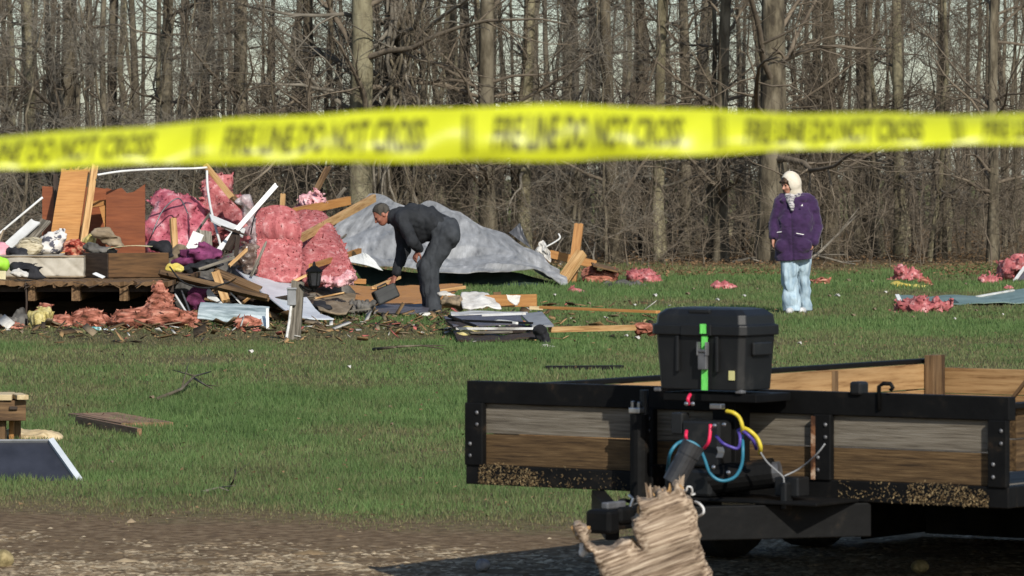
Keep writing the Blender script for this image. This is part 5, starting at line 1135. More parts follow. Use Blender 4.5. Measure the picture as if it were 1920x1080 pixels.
panel('tan_blanket', 'tan blanket spread beside the lamp post stump', [[(578, 545, 54.8), (620, 548, 54.9), (665, 560, 54.8)], [(582, 565, 53.2), (625, 568, 53.3), (662, 576, 53.3)], [(600, 586, 51.6), (635, 588, 51.6), (650, 588, 51.7)]], .02, 'cloth_tan', 'blanket', 22, 18, .035, smooth=True)
lump('cloth_bundle', 'dark green cloth lying on the tan blanket', 'clothes', 'cloth_black', [(606, 576, 17, 8, .14), (595, 572, 10, 7, .1)], 52.2, .02, 9)
lump('brush_debris', 'low tangle of dark twigs and leaves beside the brown panel', 'debris', 'cloth_grey', [(665, 578, 24, 8, .25), (645, 584, 20, 6, .2), (685, 580, 12, 6, .15)], 53.4, .04, 12, h=.014, fl=0)
bd('board', 'orange brown stud end lying among the plywood', (632, 525, 56.5), (686, 528, 56.6), .10, .06, 'wood_orange')
# ---- boards and cloth right of the bending person
bd('board', 'orange board on edge under the white cloth', (828, 566, 53.2), (1008, 563, 53.2), .04, .14, 'wood_orange')
panel('white_cloth', 'white cloth draped over the orange board', [[(866, 552, 53.3), (900, 549, 53.4), (925, 555, 53.3)], [(864, 562, 53.0), (898, 560, 52.95), (930, 566, 53.0)], [(868, 580, 52.6), (902, 578, 52.5), (940, 580, 52.6)]], .015, 'cloth_white', 'cloth', 20, 16, .02, freq=9, smooth=True)
lump('cloth_bundle', 'small white rag at the feet of the bending person', 'clothes', 'cloth_white', [(832, 552, 13, 7, .1), (846, 557, 8, 5, .08)], 53.6, .02, 10)
lump('cloth_bundle', 'brown rag heap beside the white cloth', 'clothes', 'cloth_tan', [(845, 566, 18, 8, .12), (858, 570, 12, 8, .1)], 53.0, .025, 9)
panel('paper_sheet', 'crumpled white paper on the orange board', [[(950, 555, 53.0), (976, 553, 53.0)], [(954, 566, 52.95), (974, 565, 52.95)], [(962, 572, 52.9), (970, 573, 52.9)]], .008, 'cloth_white', 'paper', 8, 8, .02, freq=14)
bd('board', 'small brown block on the orange board', (924, 552, 53.4), (940, 551, 53.4), .08, .05, 'wood_brown')
bd('board', 'pale plank end beside the orange board', (992, 577, 52.6), (1018, 578, 52.6), .12, .035, 'wood_pale')
bd('board', 'long thin rust coloured lath lying through the grass', (1012, 576, 52.0), (1236, 585, 51.0), .06, .03, 'wood_orange', jag=.05)
# ---- flattened window pile
fp = thing('window_pile', 'flattened stack of broken window frames on the lawn', 'window frames', gnd(930, 640))
def fpp(rows_, th, nm, mat, nu=8, nv=5, amp=.01): return piece(MB().sheet([[at(*p) for p in row] for row in rows_], nu, nv, th, amp, 8, len(nm)), nm, mat, fp)
fpp([[(832, 596, 47.6), (900, 592, 47.8), (975, 592, 47.6)], [(850, 612, 46.3), (910, 612, 46.3), (985, 612, 46.3)]], .015, 'window_pane', 'board_slate')
fpp([[(845, 588, 48.3), (910, 586, 48.4), (990, 588, 48.2)], [(846, 594, 47.7), (910, 592, 47.8), (988, 594, 47.6)]], .02, 'frame_strip', 'white_dirty')
fpp([[(836, 604, 46.9), (880, 612, 46.3)], [(868, 630, 45.8), (890, 622, 45.8)]], .03, 'frame_strip', 'wood_dark')
fpp([[(870, 616, 46.0), (935, 618, 46.0), (1000, 614, 46.0)], [(868, 624, 45.6), (935, 626, 45.6), (1002, 622, 45.6)]], .025, 'frame_strip', 'wood_dark')
fpp([[(850, 626, 45.6), (930, 632, 45.4), (1005, 624, 45.4)], [(858, 640, 44.8), (930, 642, 44.7), (1006, 636, 44.8)]], .02, 'frame_base', 'wood_dark', 10, 6, .02)
for a, b, c_, d_, mt_ in ((836, 600, 1000, 606, 'black_paint'), (840, 592, 892, 612, 'black_paint'), (855, 616, 1000, 616, 'white_dirty'), (855, 636, 905, 640, 'white_paint'), (955, 632, 1000, 630, 'white_paint'), (880, 645, 1006, 636, 'wood_fresh'), (870, 624, 960, 622, 'wood_grey'), (930, 600, 972, 606, 'white_paint'), (905, 591, 985, 588, 'white_dirty')):
    piece(MB().bar(at(a, b, 45.4), at(c_, d_, 45.2), .035, .022, jag=.02), 'frame_bar', mt_, fp)
f = Field(np.array(at(840, 640, 45))-.2, np.array(at(905, 610, 45.8))+.3, .014); f.ell(at(885, 622, 45.5), (.12, .1, .05)); f.ell(at(868, 628, 45.4), (.08, .1, .04)); f.noise(.02, 11, 4); f.build('net_curtain', 'yellow_wool', fp, tuple(fp.location))
panel('white_board', 'pale grey square board lying on the window pile', [[(976, 592, 46.4), (1016, 588, 46.6)], [(998, 614, 45.3), (1038, 613, 45.4)]], .02, 'grey_plastic', nu=4, nv=4)
lump('cloth_bundle', 'dark sock and white shoe hanging off the window pile', 'clothes', 'cloth_black', [(1014, 622, 12, 9, .08), (1022, 635, 9, 12, .08), (1026, 648, 10, 6, .07)], 44.6, .015, 10, h=.01, fl=0)
lump('paper_scrap', 'crumpled white scrap at the end of the dark sock', 'paper', 'cloth_white', [(1030, 654, 12, 4, .06), (1022, 652, 6, 5, .05)], 44.0, .012, 16, h=.008, fl=0)
bd('board', 'long orange timber pointing from the window pile to the trailer', (1030, 618, 45.5), (1196, 614, 46.2), .05, .055, 'wood_fresh')
lump('insulation_tuft', 'pink insulation tuft stuck on the end of the long orange timber', 'insulation', 'insulation_dirty', [(1202, 612, 10, 9, .07), (1196, 622, 7, 7, .06), (1212, 620, 9, 6, .06), (1224, 618, 6, 5, .05)], 46.2, .02, 14, h=.009)
# ---- crossed beams and debris right of the roof sheet
bd('beam', 'upright orange beam end of the crossed pair', (1070, 545, 69.6), (1086, 420, 70.0), .13, .10, 'wood_orange', cat='beam', roll=.2, jag=.03)
bd('beam', 'slanting orange beam crossing the upright one', (1052, 530, 69.2), (1092, 472, 69.4), .16, .10, 'wood_fresh', cat='beam', roll=.3)
bd('beam', 'long orange beam lying behind the crossed pair', (1022, 474, 70.6), (1116, 496, 70.8), .10, .12, 'wood_orange', cat='beam')
panel('board', 'dark brown sheet edge right of the crossed beams', [[(1108, 494, 70.6), (1160, 505, 70.9)], [(1112, 500, 70.0), (1158, 511, 70.2)]], .02, 'wood_brown', 'board', 6, 3)
panel('paper_sheet', 'torn white paper standing behind the roof sheet end', [[(1004, 470, 70.2), (1018, 450, 70.2)], [(1016, 478, 70.1), (1024, 458, 70.1)], [(1032, 492, 70.0), (1032, 474, 70.0)]], .008, 'cloth_white', 'paper', 8, 10, .04, freq=9)
pole('thin white bent wire above the long orange beam', [(1022, 464, 70.4), (1040, 454, 70.4), (1050, 446, 70.4), (1047, 438, 70.4)], .012)
pole('thin grey stick leaning above the long orange beam', [(1040, 474, 70.8), (1048, 458, 70.8), (1056, 446, 70.8)], .010, 'wood_grey', 'stick', cat='stick')
lump('insulation_roll', 'faded pink grey insulation behind the crossed beams', 'insulation', 'insulation_dirty', [(1108, 518, 20, 16, .3), (1130, 520, 22, 14, .3), (1142, 526, 14, 12, .25)], 70.5, .04, 6, h=.022, fl=0)
lump('insulation_roll', 'bright pink folded insulation roll at the end of the wreckage', 'insulation', 'insulation_pink', [(1188, 520, 16, 14, .25), (1208, 524, 20, 13, .25), (1226, 530, 14, 11, .2), (1200, 534, 24, 9, .25)], 70.6, .045, 6, h=.022, fl=0, ridged=True)
lump('cloth_bundle', 'grey cloth flattened before the bright pink roll', 'clothes', 'cloth_grey', [(1165, 538, 28, 9, .3), (1190, 542, 20, 6, .25)], 68.6, .03, 6, h=.02, fl=0)
lump('rag_scrap', 'small black rag beside the grey cloth', 'clothes', 'cloth_black', [(1128, 546, 20, 5, .16), (1140, 540, 12, 6, .14)], 67.6, .025, 9, h=.018, fl=0)
lump('insulation_tuft', 'small pink scrap below the crossed beams', 'insulation', 'insulation_pink', [(1080, 546, 12, 5, .1), (1092, 550, 8, 4, .1), (1070, 550, 10, 4, .1)], 64.6, .02, 11, h=.014, fl=0)
# ---- insulation scattered on the right lawn
def tuft(px_, py, rx, ry, mat, label, seed, ridged=False):
    D = dist_at(py+ry*.9); e = [(px_, py, rx, ry, rx/F*D*.8), (px_-rx*.45, py+ry*.3, rx*.6, ry*.7, rx/F*D*.6), (px_+rx*.5, py+ry*.35, rx*.55, ry*.6, rx/F*D*.6)]
    return lump('insulation_tuft', label, 'insulation', mat, e, D, min(.05, ry/F*D*.5), 7 if rx > 20 else 12, h=.014, fl=0, seed=seed, ridged=ridged)
tuft(1357, 537, 19, 7, 'insulation_pink', 'small flat pink insulation tuft on the lawn between box and purple coat', 3)
tuft(1539, 529, 16, 7, 'insulation_dirty', 'small orange pink insulation tuft behind the person in purple', 4)
tuft(1705, 518, 26, 13, 'insulation_pink', 'pink insulation lump over yellow foam on the lawn', 5)
lump('foam_strip', 'cream yellow foam strip beneath the pink lump on the lawn', 'foam', 'cloth_yellow', [(1700, 536, 24, 4, .2), (1682, 534, 12, 4, .15), (1725, 538, 16, 3, .15)], dist_at(540), .015, 8, h=.012, fl=0)
tuft(1736, 530, 12, 7, 'insulation_dirty', 'dull brown insulation scrap beside the yellow foam', 6)
tuft(1854, 526, 16, 9, 'insulation_pink', 'pink insulation tuft left of the pile with the window frame', 7)
lump('insulation_roll', 'high pink insulation pile around a window frame at the lawn edge', 'insulation', 'insulation_pink', [(1905, 500, 24, 16, .35), (1885, 516, 16, 14, .25), (1935, 500, 30, 20, .4), (1880, 500, 8, 10, .15)], 71.5, .045, 6, h=.022, fl=0, ridged=True)
panel('window_frame', 'dark framed window tilted on the pink pile', [[(1902, 527, 70.6), (1920, 502, 70.9)], [(1950, 529, 70.6), (1962, 504, 70.9)]], .03, 'board_slate', 'window', 4, 4)
bd('trim_board', 'white edge strip of the tilted dark window', (1902, 527, 70.5), (1921, 501, 70.8), .04, .03, 'white_paint', jag=0)
bd('trim_board', 'tan sill under the tilted dark window', (1896, 532, 70.3), (1950, 533, 70.3), .05, .05, 'wood_pale', jag=0)
tuft(1892, 540, 8, 5, 'insulation_pink', 'tiny pink insulation scrap beside the green metal sheet', 8)
panel('metal_sheet', 'long pale green metal sheet lying on the right lawn', [[(1683, 554, 59.2), (1760, 556, 59.3), (1840, 555, 59.6), (1900, 544, 60.4), (1990, 538, 60.6)], [(1690, 562, 58.8), (1760, 563, 58.8), (1840, 562, 59.0), (1910, 558, 59.4), (1990, 555, 59.5)], [(1700, 570, 58.4), (1760, 571, 58.4), (1840, 571, 58.4), (1910, 571, 58.4), (1990, 571, 58.4)]], .01, 'metal_green', 'metal sheet', 30, 10, .02, freq=2.5)
bd('trim_board', 'white bent lip at the end of the green metal sheet', (1682, 553, 59.1), (1689, 568, 58.6), .05, .02, 'white_paint', jag=0)
bd('trim_board', 'pale ridge strip along the green metal sheet', (1832, 556, 59.4), (1900, 544, 60.2), .04, .02, 'white_dirty', jag=0)
panel('metal_scrap', 'small folded green flap on the green metal sheet', [[(1772, 569, 58.2), (1782, 559, 58.5)], [(1798, 568, 58.2), (1783, 558, 58.5)]], .01, 'metal_teal', nu=4, nv=4)
tuft(1728, 575, 46, 13, 'insulation_pink', 'wide dirty pink insulation mat before the green metal sheet', 9, True)
# ---- small scraps all over the lawn
r = random.Random(21)
spots = [(1215, 505), (1290, 560), (1345, 570), (1570, 562), (1590, 534), (1640, 588), (1555, 562), (1500, 655), (1565, 656), (1810, 540), (1600, 600), (1830, 590), (1880, 598), (1300, 548), (1228, 562), (1105, 577), (1190, 579), (1635, 534), (1175, 640), (1195, 645), (210, 883), (730, 776), (735, 808), (960, 640), (1040, 560), (40, 632), (285, 758), (470, 670), (655, 700), (1050, 500), (1420, 548), (1395, 562), (1660, 556), (1712, 602), (1790, 606)]
for i, (a, b) in enumerate(spots):
    g = gnd(a, b); s = r.uniform(2.5, 6.5)/F*g.y; m = MB(); t = r.uniform(-.4, .4)
    if i in (20, 21, 22): s *= .6
    z = .035 + .01*r.random(); n5 = 6; an = [r.uniform(.6, 1.1) for _ in range(n5)]
    m.prism([(g.x + math.cos(k*6.283/n5)*s*an[k], g.y + math.sin(k*6.283/n5)*s*an[k]*1.5, z + s*.5*math.sin(k*2.1+t) + s*.5) for k in range(n5)], (0, 0, .006))
    single(m, 'paper_scrap', r.choice(('white_dirty', 'cloth_tan', 'cloth_white', 'cloth_tan')), 'small pale scrap of debris lying in the grass', 'scrap', 'pale scraps scattered over the lawn')

# loose bits trodden into the ground round the wreck: far too many to count
def bits(N, seed):
    r = np.random.default_rng(seed); x = r.normal(-2.6, 2.0, N); y = 44 + 16*r.beta(2, 2.2, N); k = (x < 2.2) & (x > -6) & ~((x < DECK[1]) & (y > DECK[2])); x, y = x[k], y[k]; N = len(x)
    a = r.uniform(0, 6.28, N); L = np.minimum(.028*np.exp(r.normal(0, .6, N)), .10); W = L*r.uniform(.08, .5, N); z = r.uniform(.02, .05, N); el = r.normal(0, .35, N)
    d = np.stack([np.cos(a)*np.cos(el), np.sin(a)*np.cos(el), np.sin(el)], 1)*L[:, None]; u = np.stack([-np.sin(a), np.cos(a), r.normal(0, .4, N)], 1)*W[:, None]; p = np.stack([x, y, z + np.abs(d[:, 2])], 1)
    up = np.array([0, 0, .008]); top = np.stack([p-d-u, p+d-u, p+d+u, p-d+u], 1); V = np.concatenate([top + up, top], 1).reshape(-1, 3)
    f = np.array([(0,1,2,3), (7,6,5,4), (0,4,5,1), (1,5,6,2), (2,6,7,3), (3,7,4,0)]); Fa = (np.arange(N)[:, None, None]*8 + f[None]).reshape(-1, 4)
    pal = np.array([(.14,.09,.045), (.30,.19,.09), (.06,.045,.03), (.45,.14,.11), (.55,.53,.48), (.22,.17,.11), (.40,.28,.14)]); c = pal[r.choice(7, N, p=[.28, .2, .24, .05, .06, .12, .05])]*r.uniform(.6, 1.2, (N, 1))
    return V, Fa, np.repeat(c, 8, 0)
V, Fa, c = bits(1900, 8)
tag(link('debris_bits', np_mesh('debris_bits', V, Fa, 'stone', attrs={'col': c})), 'splinters and small scraps trodden into the ground round the wreck', 'debris', kind='stuff')
pole('black cable drooping from the floor end to the long brown plank', [(318, 500, 50.4), (345, 530, 50.2), (390, 540, 50.1), (430, 528, 50.2)], .009, 'rubber', 'cable', 6, 'cable')
pole('thin black wire sticking up from the clear plastic sheeting', [(470, 440, 54.3), (478, 405, 54.3), (495, 380, 54.3), (515, 376, 54.4)], .008, 'rubber', 'wire', 6, 'wire')
pole('grey wire looping over the dusty pink heap', [(285, 440, 54.4), (305, 395, 54.5), (335, 372, 54.6), (352, 400, 54.3)], .008, 'steel_dull', 'wire', 6, 'wire')
for i, (p0, p1, wd, mt_) in enumerate((((345, 470, 54), (395, 398, 54.4), .03, 'wood_grey'), ((470, 520, 52.8), (500, 452, 53), .03, 'wood_grey'), ((428, 500, 52.4), (470, 462, 52.6), .04, 'wood_fresh'), ((545, 530, 52.9), (600, 505, 53.1), .03, 'wood_fresh'), ((610, 470, 54.4), (650, 440, 55.4), .025, 'wood_grey'), ((440, 580, 50.6), (480, 548, 50.8), .03, 'wood_fresh'), ((395, 548, 51), (445, 520, 51.3), .05, 'wood_brown'), ((590, 560, 52.6), (650, 548, 53), .04, 'wood_fresh'), ((640, 585, 52.5), (700, 578, 52.7), .03, 'wood_grey'), ((865, 586, 52), (960, 590, 51.6), .03, 'wood_grey'))):
    bd('lath', 'thin splintered lath sticking out of the wreck pile', p0, p1, wd, .015, mt_, roll=.4*i, jag=.08, cat='lath', group='thin laths in the wreck pile')
# ---------------------------------------------------------------- people
pm('skin', [(.36,.17,.11), (.44,.22,.15)], 9, rough=.55, bump=.1, spec=.35, dist=.002)
pm('skin_ruddy', [(.22,.085,.055), (.31,.125,.08)], 9, rough=.55, bump=.1, spec=.35, dist=.002)
pm('hair_grey', [(.030,.026,.020), (.085,.075,.06)], 30, (1, 1, .2), .8, .4, dist=.004)
pm('hair_brown', [(.025,.014,.008), (.07,.042,.024)], 30, (1, 1, .25), .6, .4, dist=.004)
pm('coat_purple', [(.026,.009,.044), (.043,.015,.068)], 9, rough=.85, bump=.35, bscale=14, dist=.01, sheen=.2)
pm('denim_pale', [(.27,.37,.45), (.36,.47,.54), (.42,.52,.58)], 16, (1.5, 1.5, .35), .9, .25, dist=.006)
pm('hood_cream', [(.50,.44,.345), (.58,.525,.43)], 12, rough=.95, bump=.2, dist=.003)
pm('scarf', [(.55,.52,.50), (.5,.47,.46), (.10,.09,.12)], 26, (1, 1, 2.2), .9, .4, pos=[.3,.52,.6])
pm('suit_dark', [(.014,.0155,.018), (.024,.026,.030)], 9, rough=.85, bump=.3, bscale=20, dist=.006)
pm('suit_trouser', [(.030,.033,.038), (.050,.055,.062)], 9, rough=.85, bump=.3, bscale=20, dist=.006)
pm('shoe_white', [(.45,.45,.45), (.62,.62,.62)], 12, rough=.6, bump=.1)
pm('eye_dark', [(.012,.009,.007), (.02,.015,.012)], 9, rough=.2, bump=0)
pm('lips', [(.25,.07,.06), (.30,.09,.08)], 9, rough=.5, bump=0)

def hand(f, wrist, dirv, palm_n, side, curl, s=1.0, k=.008):
    """palm, four unequal bent fingers and a thumb from the side of the palm"""
    w_, d, n_ = Vector(wrist), Vector(dirv).normalized(), Vector(palm_n).normalized(); n_ = (n_ - d*n_.dot(d)).normalized(); u = d.cross(n_)*side
    for j in (-.026, -.009, .009, .026): f.cone(w_, w_ + d*.085*s + u*j*s, .021*s, .0125*s, .012)
    for i, (j, L) in enumerate(((.030, .070), (.010, .080), (-.010, .074), (-.029, .058))):
        p = w_ + d*.086*s + u*j*s; a = 0.0; q = p
        for sg, fr in enumerate((.44, .32, .24)):
            a += curl*(.7 if sg == 0 else 1.0); nd = d*math.cos(a) + n_*math.sin(a); q2 = q + nd*L*fr*s; f.cone(q, q2, (.0098-.001*sg)*s, (.0090-.001*sg)*s, .003); q = q2
    b = w_ + d*.022*s + u*.026*s; t1 = b + (d*.55 + u*.65 + n_*.35).normalized()*.040*s; t2 = t1 + (d*.85 + u*.1 + n_*.55).normalized()*.034*s
    f.cone(b, t1, .015*s, .0115*s, .010); f.cone(t1, t2, .011*s, .0088*s, .003)
def head(f, c, fw, up, s=1.0):
    """skull, jaw, brow, nose, lips, chin and ears; fw is where the face looks"""
    c, fw = Vector(c), Vector(fw).normalized(); up = (Vector(up) - fw*Vector(up).dot(fw)).normalized(); rt = fw.cross(up); R = Matrix((rt, fw, up)).transposed()
    P = lambda x, y, z: c + (rt*x + fw*y + up*z)*s
    f.ell(P(0, -.012, .03), (.076*s, .097*s, .094*s), .02, R); f.ell(P(0, .022, -.035), (.062*s, .070*s, .078*s), .03, R); f.ell(P(0, .052, -.088), (.030*s, .030*s, .024*s), .025, R)
    f.cone(P(-.030, .078, .020), P(.030, .078, .020), .013*s, None, .014); f.ell(P(-.036, .062, -.028), (.024*s, .024*s, .02*s), .02, R); f.ell(P(.036, .062, -.028), (.024*s, .024*s, .02*s), .02, R)
    f.cone(P(0, .086, .012), P(0, .108, -.030), .0085*s, .0135*s, .008); f.ell(P(-.012, .094, -.034), (.009*s,)*3, .006); f.ell(P(.012, .094, -.034), (.009*s,)*3, .006)
    f.cone(P(-.016, .082, -.058), P(.016, .082, -.058), .008*s, None, .006); f.cone(P(-.014, .080, -.070), P(.014, .080, -.070), .009*s, None, .006)
    for q in (-1, 1):
        f.ell(P(q*.031, .088, .002), (.015*s, .012*s, .009*s), 0, R, sub=True); f.ell(P(q*.077, -.010, -.010), (.010*s, .020*s, .032*s), .006, R)
    return P, R

# ---- bending person, facing left; x right, y away, z up from the ground between the feet
mp_ = at(812, 592, 54.2); mx, my = mp_.x, mp_.y
man = thing('person', 'person in dark jacket and trousers bending to pick up a dark case', 'person', (mx, my, 0))
hc = Vector((-.590, .0, 1.165)); fwd = Vector((-.80, -.12, -.58)); upv = Vector((-.58, 0, .80))
f = Field((-.85, -.42, .0), (.42, .42, 1.40), .0075)
P, R = head(f, hc, fwd, upv, 1.0)
f.cone((-.43, 0, 1.14), hc + Vector((.06, 0, -.02)), .060, .055, .03)
f.path([(.14, 0, .98), (-.10, 0, 1.06), (-.36, 0, 1.10)], [.12, .11, .09], .04, (1, 1.05, 1))
for sy, kx, ax in ((-.10, -.085, .0), (.11, -.11, -.03)): f.path([(.14, sy, .93), (kx, sy, .53), (ax, sy, .08)], [.085, .06, .045], .03)
sN = Vector((-.36, -.19, 1.12)); eN = Vector((-.235, -.285, .855)); wN = Vector((-.165, -.185, .755))
sF = Vector((-.39, .18, 1.10)); eF = Vector((-.345, .17, .76)); wF = Vector((-.435, .06, .455))
f.path([sN, eN, wN], [.05, .042, .032]); f.path([sF, eF, wF], [.05, .042, .030])
hand(f, wN, Vector((-.05, .02, -.10)), Vector((.7, .55, .2)), 1, .45)
hand(f, wF, Vector((-.35, -.25, -.75)), Vector((-.3, -.25, -.4)), 1, .35)
f.build('body', 'skin_ruddy', man, (0, 0, 0))
f = Field(hc - Vector((.2, .2, .2)), hc + Vector((.2, .2, .2)), .006); f.ell(P(0, -.016, .040), (.085, .103, .094), .01, R); f.ell(P(0, .09, .004), (.12, .075, .085), 0, R, sub=True); f.ell(P(0, -.0, -.115), (.14, .15, .095), 0, R, sub=True); f.noise(.004, 40, 3); f.build('hair', 'hair_grey', man, (0, 0, 0))
for q in (-1, 1): MB().sphere(P(q*.031, .080, .003), .011).build('eye', 'eye_dark', man, smooth=True)
# trousers
f = Field((-.35, -.36, .015), (.42, .36, 1.22), .0095)
f.ell((.145, 0, .985), (.165, .178, .15), .05); f.cone((.12, 0, 1.0), (.02, 0, 1.03), .155, .150, .05, (1, 1.15, 1))
f.path([(.17, -.095, .93), (-.055, -.105, .56), (-.045, -.105, .50), (.010, -.105, .085), (.012, -.105, .045)], [.142, .100, .100, .090, .094], .03)
f.path([(.17, .100, .93), (-.085, .115, .56), (-.075, .115, .50), (-.025, .115, .085), (-.025, .115, .045)], [.142, .098, .098, .086, .090], .03)
f.noise(.011, 5.5, 3, (1.4, 1.0, .6), 2, True); f.noise(.007, 14, 7, (1.2, 1, .5), 2, True)
f.build('trousers', 'suit_trouser', man, (0, 0, 0))
# jacket
f = Field((-.62, -.46, .38), (.34, .42, 1.42), .0095)
f.path([(.09, 0, 1.025), (-.06, 0, 1.085), (-.22, 0, 1.115), (-.37, 0, 1.125)], [.150, .163, .168, .135], .04, (1, 1.12, 1)); f.cone((-.39, 0, 1.13), (-.475, 0, 1.14), .115, .082, .04)
f.ell((-.33, -.16, 1.12), (.12, .10, .11), .05); f.ell((-.33, .16, 1.11), (.12, .10, .11), .05); f.cone((-.02, 0, .97), (-.22, 0, .93), .10, .10, .08)
f.path([sN, eN + Vector((0, -.01, 0)), wN + Vector((.01, -.01, .02))], [.084, .072, .052], .012); f.path([sF, eF, wF + Vector((.01, .0, .045))], [.086, .072, .052], .04)
f.noise(.010, 5.0, 13, (1.5, 1, .8), 2, True); f.noise(.006, 15, 17, (1.4, 1, .7), 2, True)
f.build('jacket', 'suit_dark', man, (0, 0, 0))
for sy, ax in ((-.105, .0), (.115, -.035)):
    f = Field((-.32, sy-.1, -.01), (.16, sy+.1, .16), .007); f.cone((ax+.03, sy, .045), (ax-.14, sy, .030), .045, .038, .02); f.ell((ax-.01, sy, .075), (.055, .045, .05), .02); f.floor(0.0); f.build('shoe', 'cloth_black', man, (0, 0, 0))
# the case in the hand
cs = thing('dark_case', 'dark grey hard case held in the bending person hand', 'case', (mx-.548, my-.02, .14))
Rc = Matrix.Rotation(math.radians(-24), 3, 'Y') @ Matrix.Rotation(.35, 3, 'Z')
pm('case_grey', [(.018,.019,.019), (.032,.033,.032)], 9, rough=.5, bump=.1)
MB().box((0, 0, .105), (.285, .13, .175), Rc).build('case_shell', 'case_grey', cs, bevel=.02)
MB().box(Rc @ Vector((0, -.067, .02)) + Vector((0, 0, .105)), (.26, .006, .010), Rc).build('case_seam', 'black_plastic', cs)
hp = [Rc @ Vector((x, 0, z)) + Vector((0, 0, .105)) for x, z in ((-.06, .08), (-.055, .115), (.055, .115), (.06, .08))]
MB().tube(hp, .011, 8).build('case_handle', 'black_plastic', cs, smooth=True)

# ---- person in the purple coat
wp = at(1490, 588, 55.0); wx, wy = wp.x, wp.y
wo_ = thing('person', 'person in purple coat, cream hood and pale jeans standing on the lawn', 'person', (wx, wy, 0))
hc = Vector((-.062, -.035, 1.515)); fwd = Vector((-.80, -.52, -.24)); upv = Vector((-.18, -.1, 1))
f = Field((-.40, -.30, .0), (.45, .32, 1.70), .0075)
P, R = head(f, hc, fwd, upv, .96)
f.cone((.0, .02, 1.32), hc + Vector((.02, .02, -.06)), .055, .052, .03)
f.path([(0, .02, .82), (0, .02, 1.05), (0, .02, 1.30)], [.12, .11, .12], .05, (1.2, 1, 1))
f.path([(-.075, .0, .85), (-.055, -.01, .46), (-.03, .0, .07)], [.075, .055, .04]); f.path([(.085, .07, .85), (.105, .11, .46), (.122, .14, .07)], [.070, .050, .04])
sA, eA, wA = Vector((-.165, .0, 1.295)), Vector((-.238, .03, 1.055)), Vector((-.252, -.055, .895))
sB, eB, wB = Vector((.19, .03, 1.295)), Vector((.262, .06, 1.02)), Vector((.205, -.085, .835))
f.path([sA, eA, wA], [.045, .038, .028]); f.path([sB, eB, wB], [.045, .038, .028])
hand(f, wA, Vector((-.05, -.12, -.9)), Vector((.8, -.2, .1)), -1, .38, .95)
hand(f, wB, Vector((-.5, -.12, -.35)), Vector((0, .6, -.3)), 1, .3, .9)
f.build('body', 'skin', wo_, (0, 0, 0))
for q in (-1, 1): MB().sphere(P(q*.031, .080, .003), .0105).build('eye', 'eye_dark', wo_, smooth=True)
f = Field(hc - Vector((.08, .16, .10)), hc + Vector((.02, .0, .0)), .006)
m = MB(); m.tube([P(-.02, .086, -.064), P(0, .090, -.063), P(.02, .086, -.064)], [.003, .006, .003], 6); m.build('lips', 'lips', wo_, smooth=True)
f = Field(hc - Vector((.2, .2, .2)), hc + Vector((.2, .2, .2)), .006); f.ell(P(0, -.005, .042), (.082, .099, .088), .01, R); f.ell(P(0, .105, -.030), (.075, .06, .075), 0, R, sub=True); f.ell(P(0, .0, -.12), (.14, .16, .10), 0, R, sub=True)
f.cone(P(-.065, .055, .05), P(-.070, .045, -.045), .014, .010, .01); f.cone(P(.065, .055, .05), P(.070, .045, -.045), .014, .010, .01); f.cone(P(-.05, .088, .052), P(.05, .088, .052), .017, None, .012); f.noise(.004, 40, 9); f.build('hair', 'hair_brown', wo_, (0, 0, 0))
# hood and scarf
f = Field((-.32, -.28, 1.24), (.22, .26, 1.74), .007)
f.ell(P(0, -.028, .030), (.108, .118, .122), .03, R); f.cone(P(0, -.035, -.02), (.02, .03, 1.36), .102, .085, .05); f.ell(P(0, -.02, -.10), (.085, .09, .06), .03, R)
f.ell(P(0, .135, .006), (.083, .12, .108), 0, R, sub=True); f.ell(P(0, .06, -.01), (.070, .10, .09), 0, R, sub=True); f.noise(.003, 12, 4); f.build('hood', 'hood_cream', wo_, (0, 0, 0))
f = Field((-.20, -.26, 1.16), (.16, .14, 1.48), .007); f.path([(-.085, -.07, 1.375), (-.06, -.115, 1.335), (-.045, -.15, 1.27), (-.04, -.165, 1.21)], [.042, .042, .030, .018], .03); f.cone((-.06, -.09, 1.35), (.03, -.06, 1.38), .042, .040, .03); f.noise(.006, 22, 5); f.build('scarf', 'scarf', wo_, (0, 0, 0))
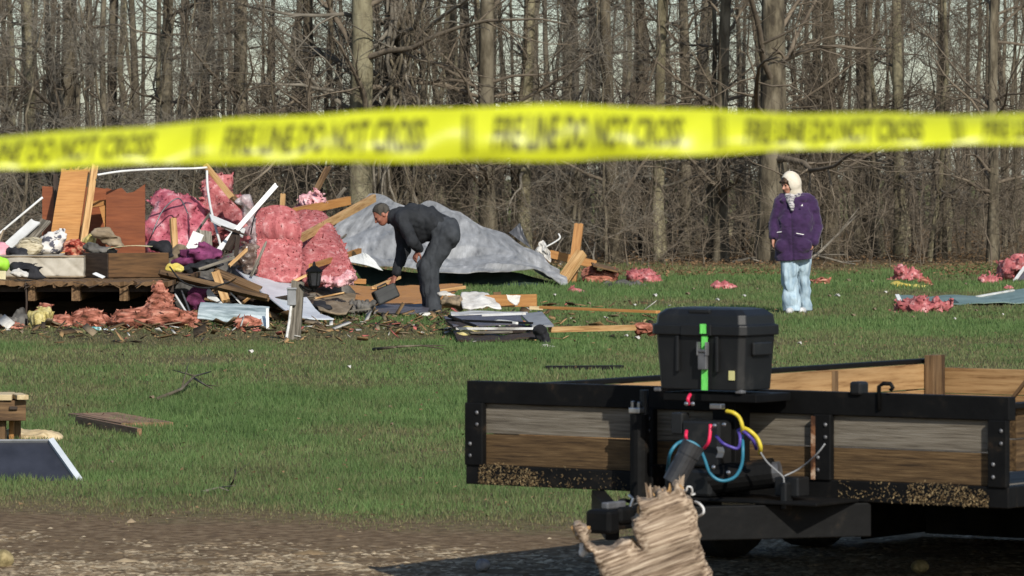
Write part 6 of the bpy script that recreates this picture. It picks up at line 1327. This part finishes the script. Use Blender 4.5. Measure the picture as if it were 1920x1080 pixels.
# coat
f = Field((-.44, -.34, .56), (.48, .36, 1.48), .0095)
f.path([(.0, .02, 1.27), (.005, .015, 1.10), (.0, .01, .88), (-.015, .01, .66)], [.155, .172, .176, .172], .05, (1.26, .98, 1)); f.cone((-.14, .01, 1.30), (.16, .02, 1.29), .075, .075, .06)
f.path([sA, eA, wA + Vector((0, 0, .02))], [.080, .070, .056], .008); f.path([sB, eB, wB + Vector((.015, .0, .01))], [.084, .074, .060], .008)
f.path([(.13, .05, 1.33), (.17, .13, 1.31), (.05, .19, 1.31), (-.10, .14, 1.33)], [.055, .06, .065, .05], .03); f.cone((.09, -.09, 1.35), (.14, -.02, 1.36), .045, .05, .03); f.cone((-.13, -.09, 1.33), (-.145, .0, 1.35), .04, .045, .03)
f.ell((.085, -.135, .80), (.115, .055, .085), .003); f.ell((-.150, -.105, .80), (.085, .052, .085), .003)
f.ell((-.05, -.20, 1.37), (.055, .16, .085), 0, sub=True); f.ell((-.03, -.02, 1.47), (.10, .12, .08), 0, sub=True)
X, Y, Z = f.grid(); f.D += (.012*np.exp(-((X+.045+.04*(Z-1.0))/.009)**2)*(Y < 0)).astype(np.float32)           # front seam
f.noise(.008, 6, 23, (1, 1, 1.5), 2, True); f.noise(.004, 17, 27, (1, 1, 1.6), 2, True); f.D = np.maximum(f.D, (.625 + .012*np.sin(X*9) - Z).astype(np.float32))
f.build('coat', 'coat_purple', wo_, (0, 0, 0))
MB().bar((-.22, -.205, .955), (-.165, -.222, .962), .006, .008).build('pocket_zip', 'rope_white', wo_); MB().bar((.005, -.222, .945), (.095, -.212, .928), .006, .008).build('pocket_zip', 'rope_white', wo_)
m = MB(); m.prism([(.058, -.206, 1.262), (.085, -.204, 1.262), (.080, -.204, 1.288)], (0, -.006, 0)); m.build('chest_emblem', 'rope_white', wo_)
# jeans
f = Field((-.30, -.24, .02), (.32, .32, .92), .009)
f.path([(-.080, .0, .86), (-.075, -.015, .66), (-.062, -.02, .46), (-.035, -.015, .12), (-.028, -.015, .055)], [.118, .104, .090, .092, .100], .03); f.path([(.085, .07, .86), (.095, .09, .66), (.105, .11, .46), (.122, .14, .12), (.126, .14, .055)], [.112, .096, .080, .080, .086], .012)
f.noise(.016, 7, 33, (1.1, 1.1, .8), 2, True); f.noise(.006, 20, 37, (1, 1, .5), 2, True); X, Y, Z = f.grid(); f.D = np.maximum(f.D, (.03 - Z).astype(np.float32)); f.build('jeans', 'denim_pale', wo_, (0, 0, 0))
for cx_, cy_ in ((-.030, -.015), (.124, .14)):
    f = Field((cx_-.2, cy_-.26, -.01), (cx_+.12, cy_+.12, .13), .007); f.cone((cx_+.01, cy_+.03, .04), (cx_-.045, cy_-.135, .032), .045, .040, .02); f.ell((cx_, cy_, .07), (.05, .055, .045), .02); f.floor(0.0); f.build('shoe', 'shoe_white', wo_, (0, 0, 0))
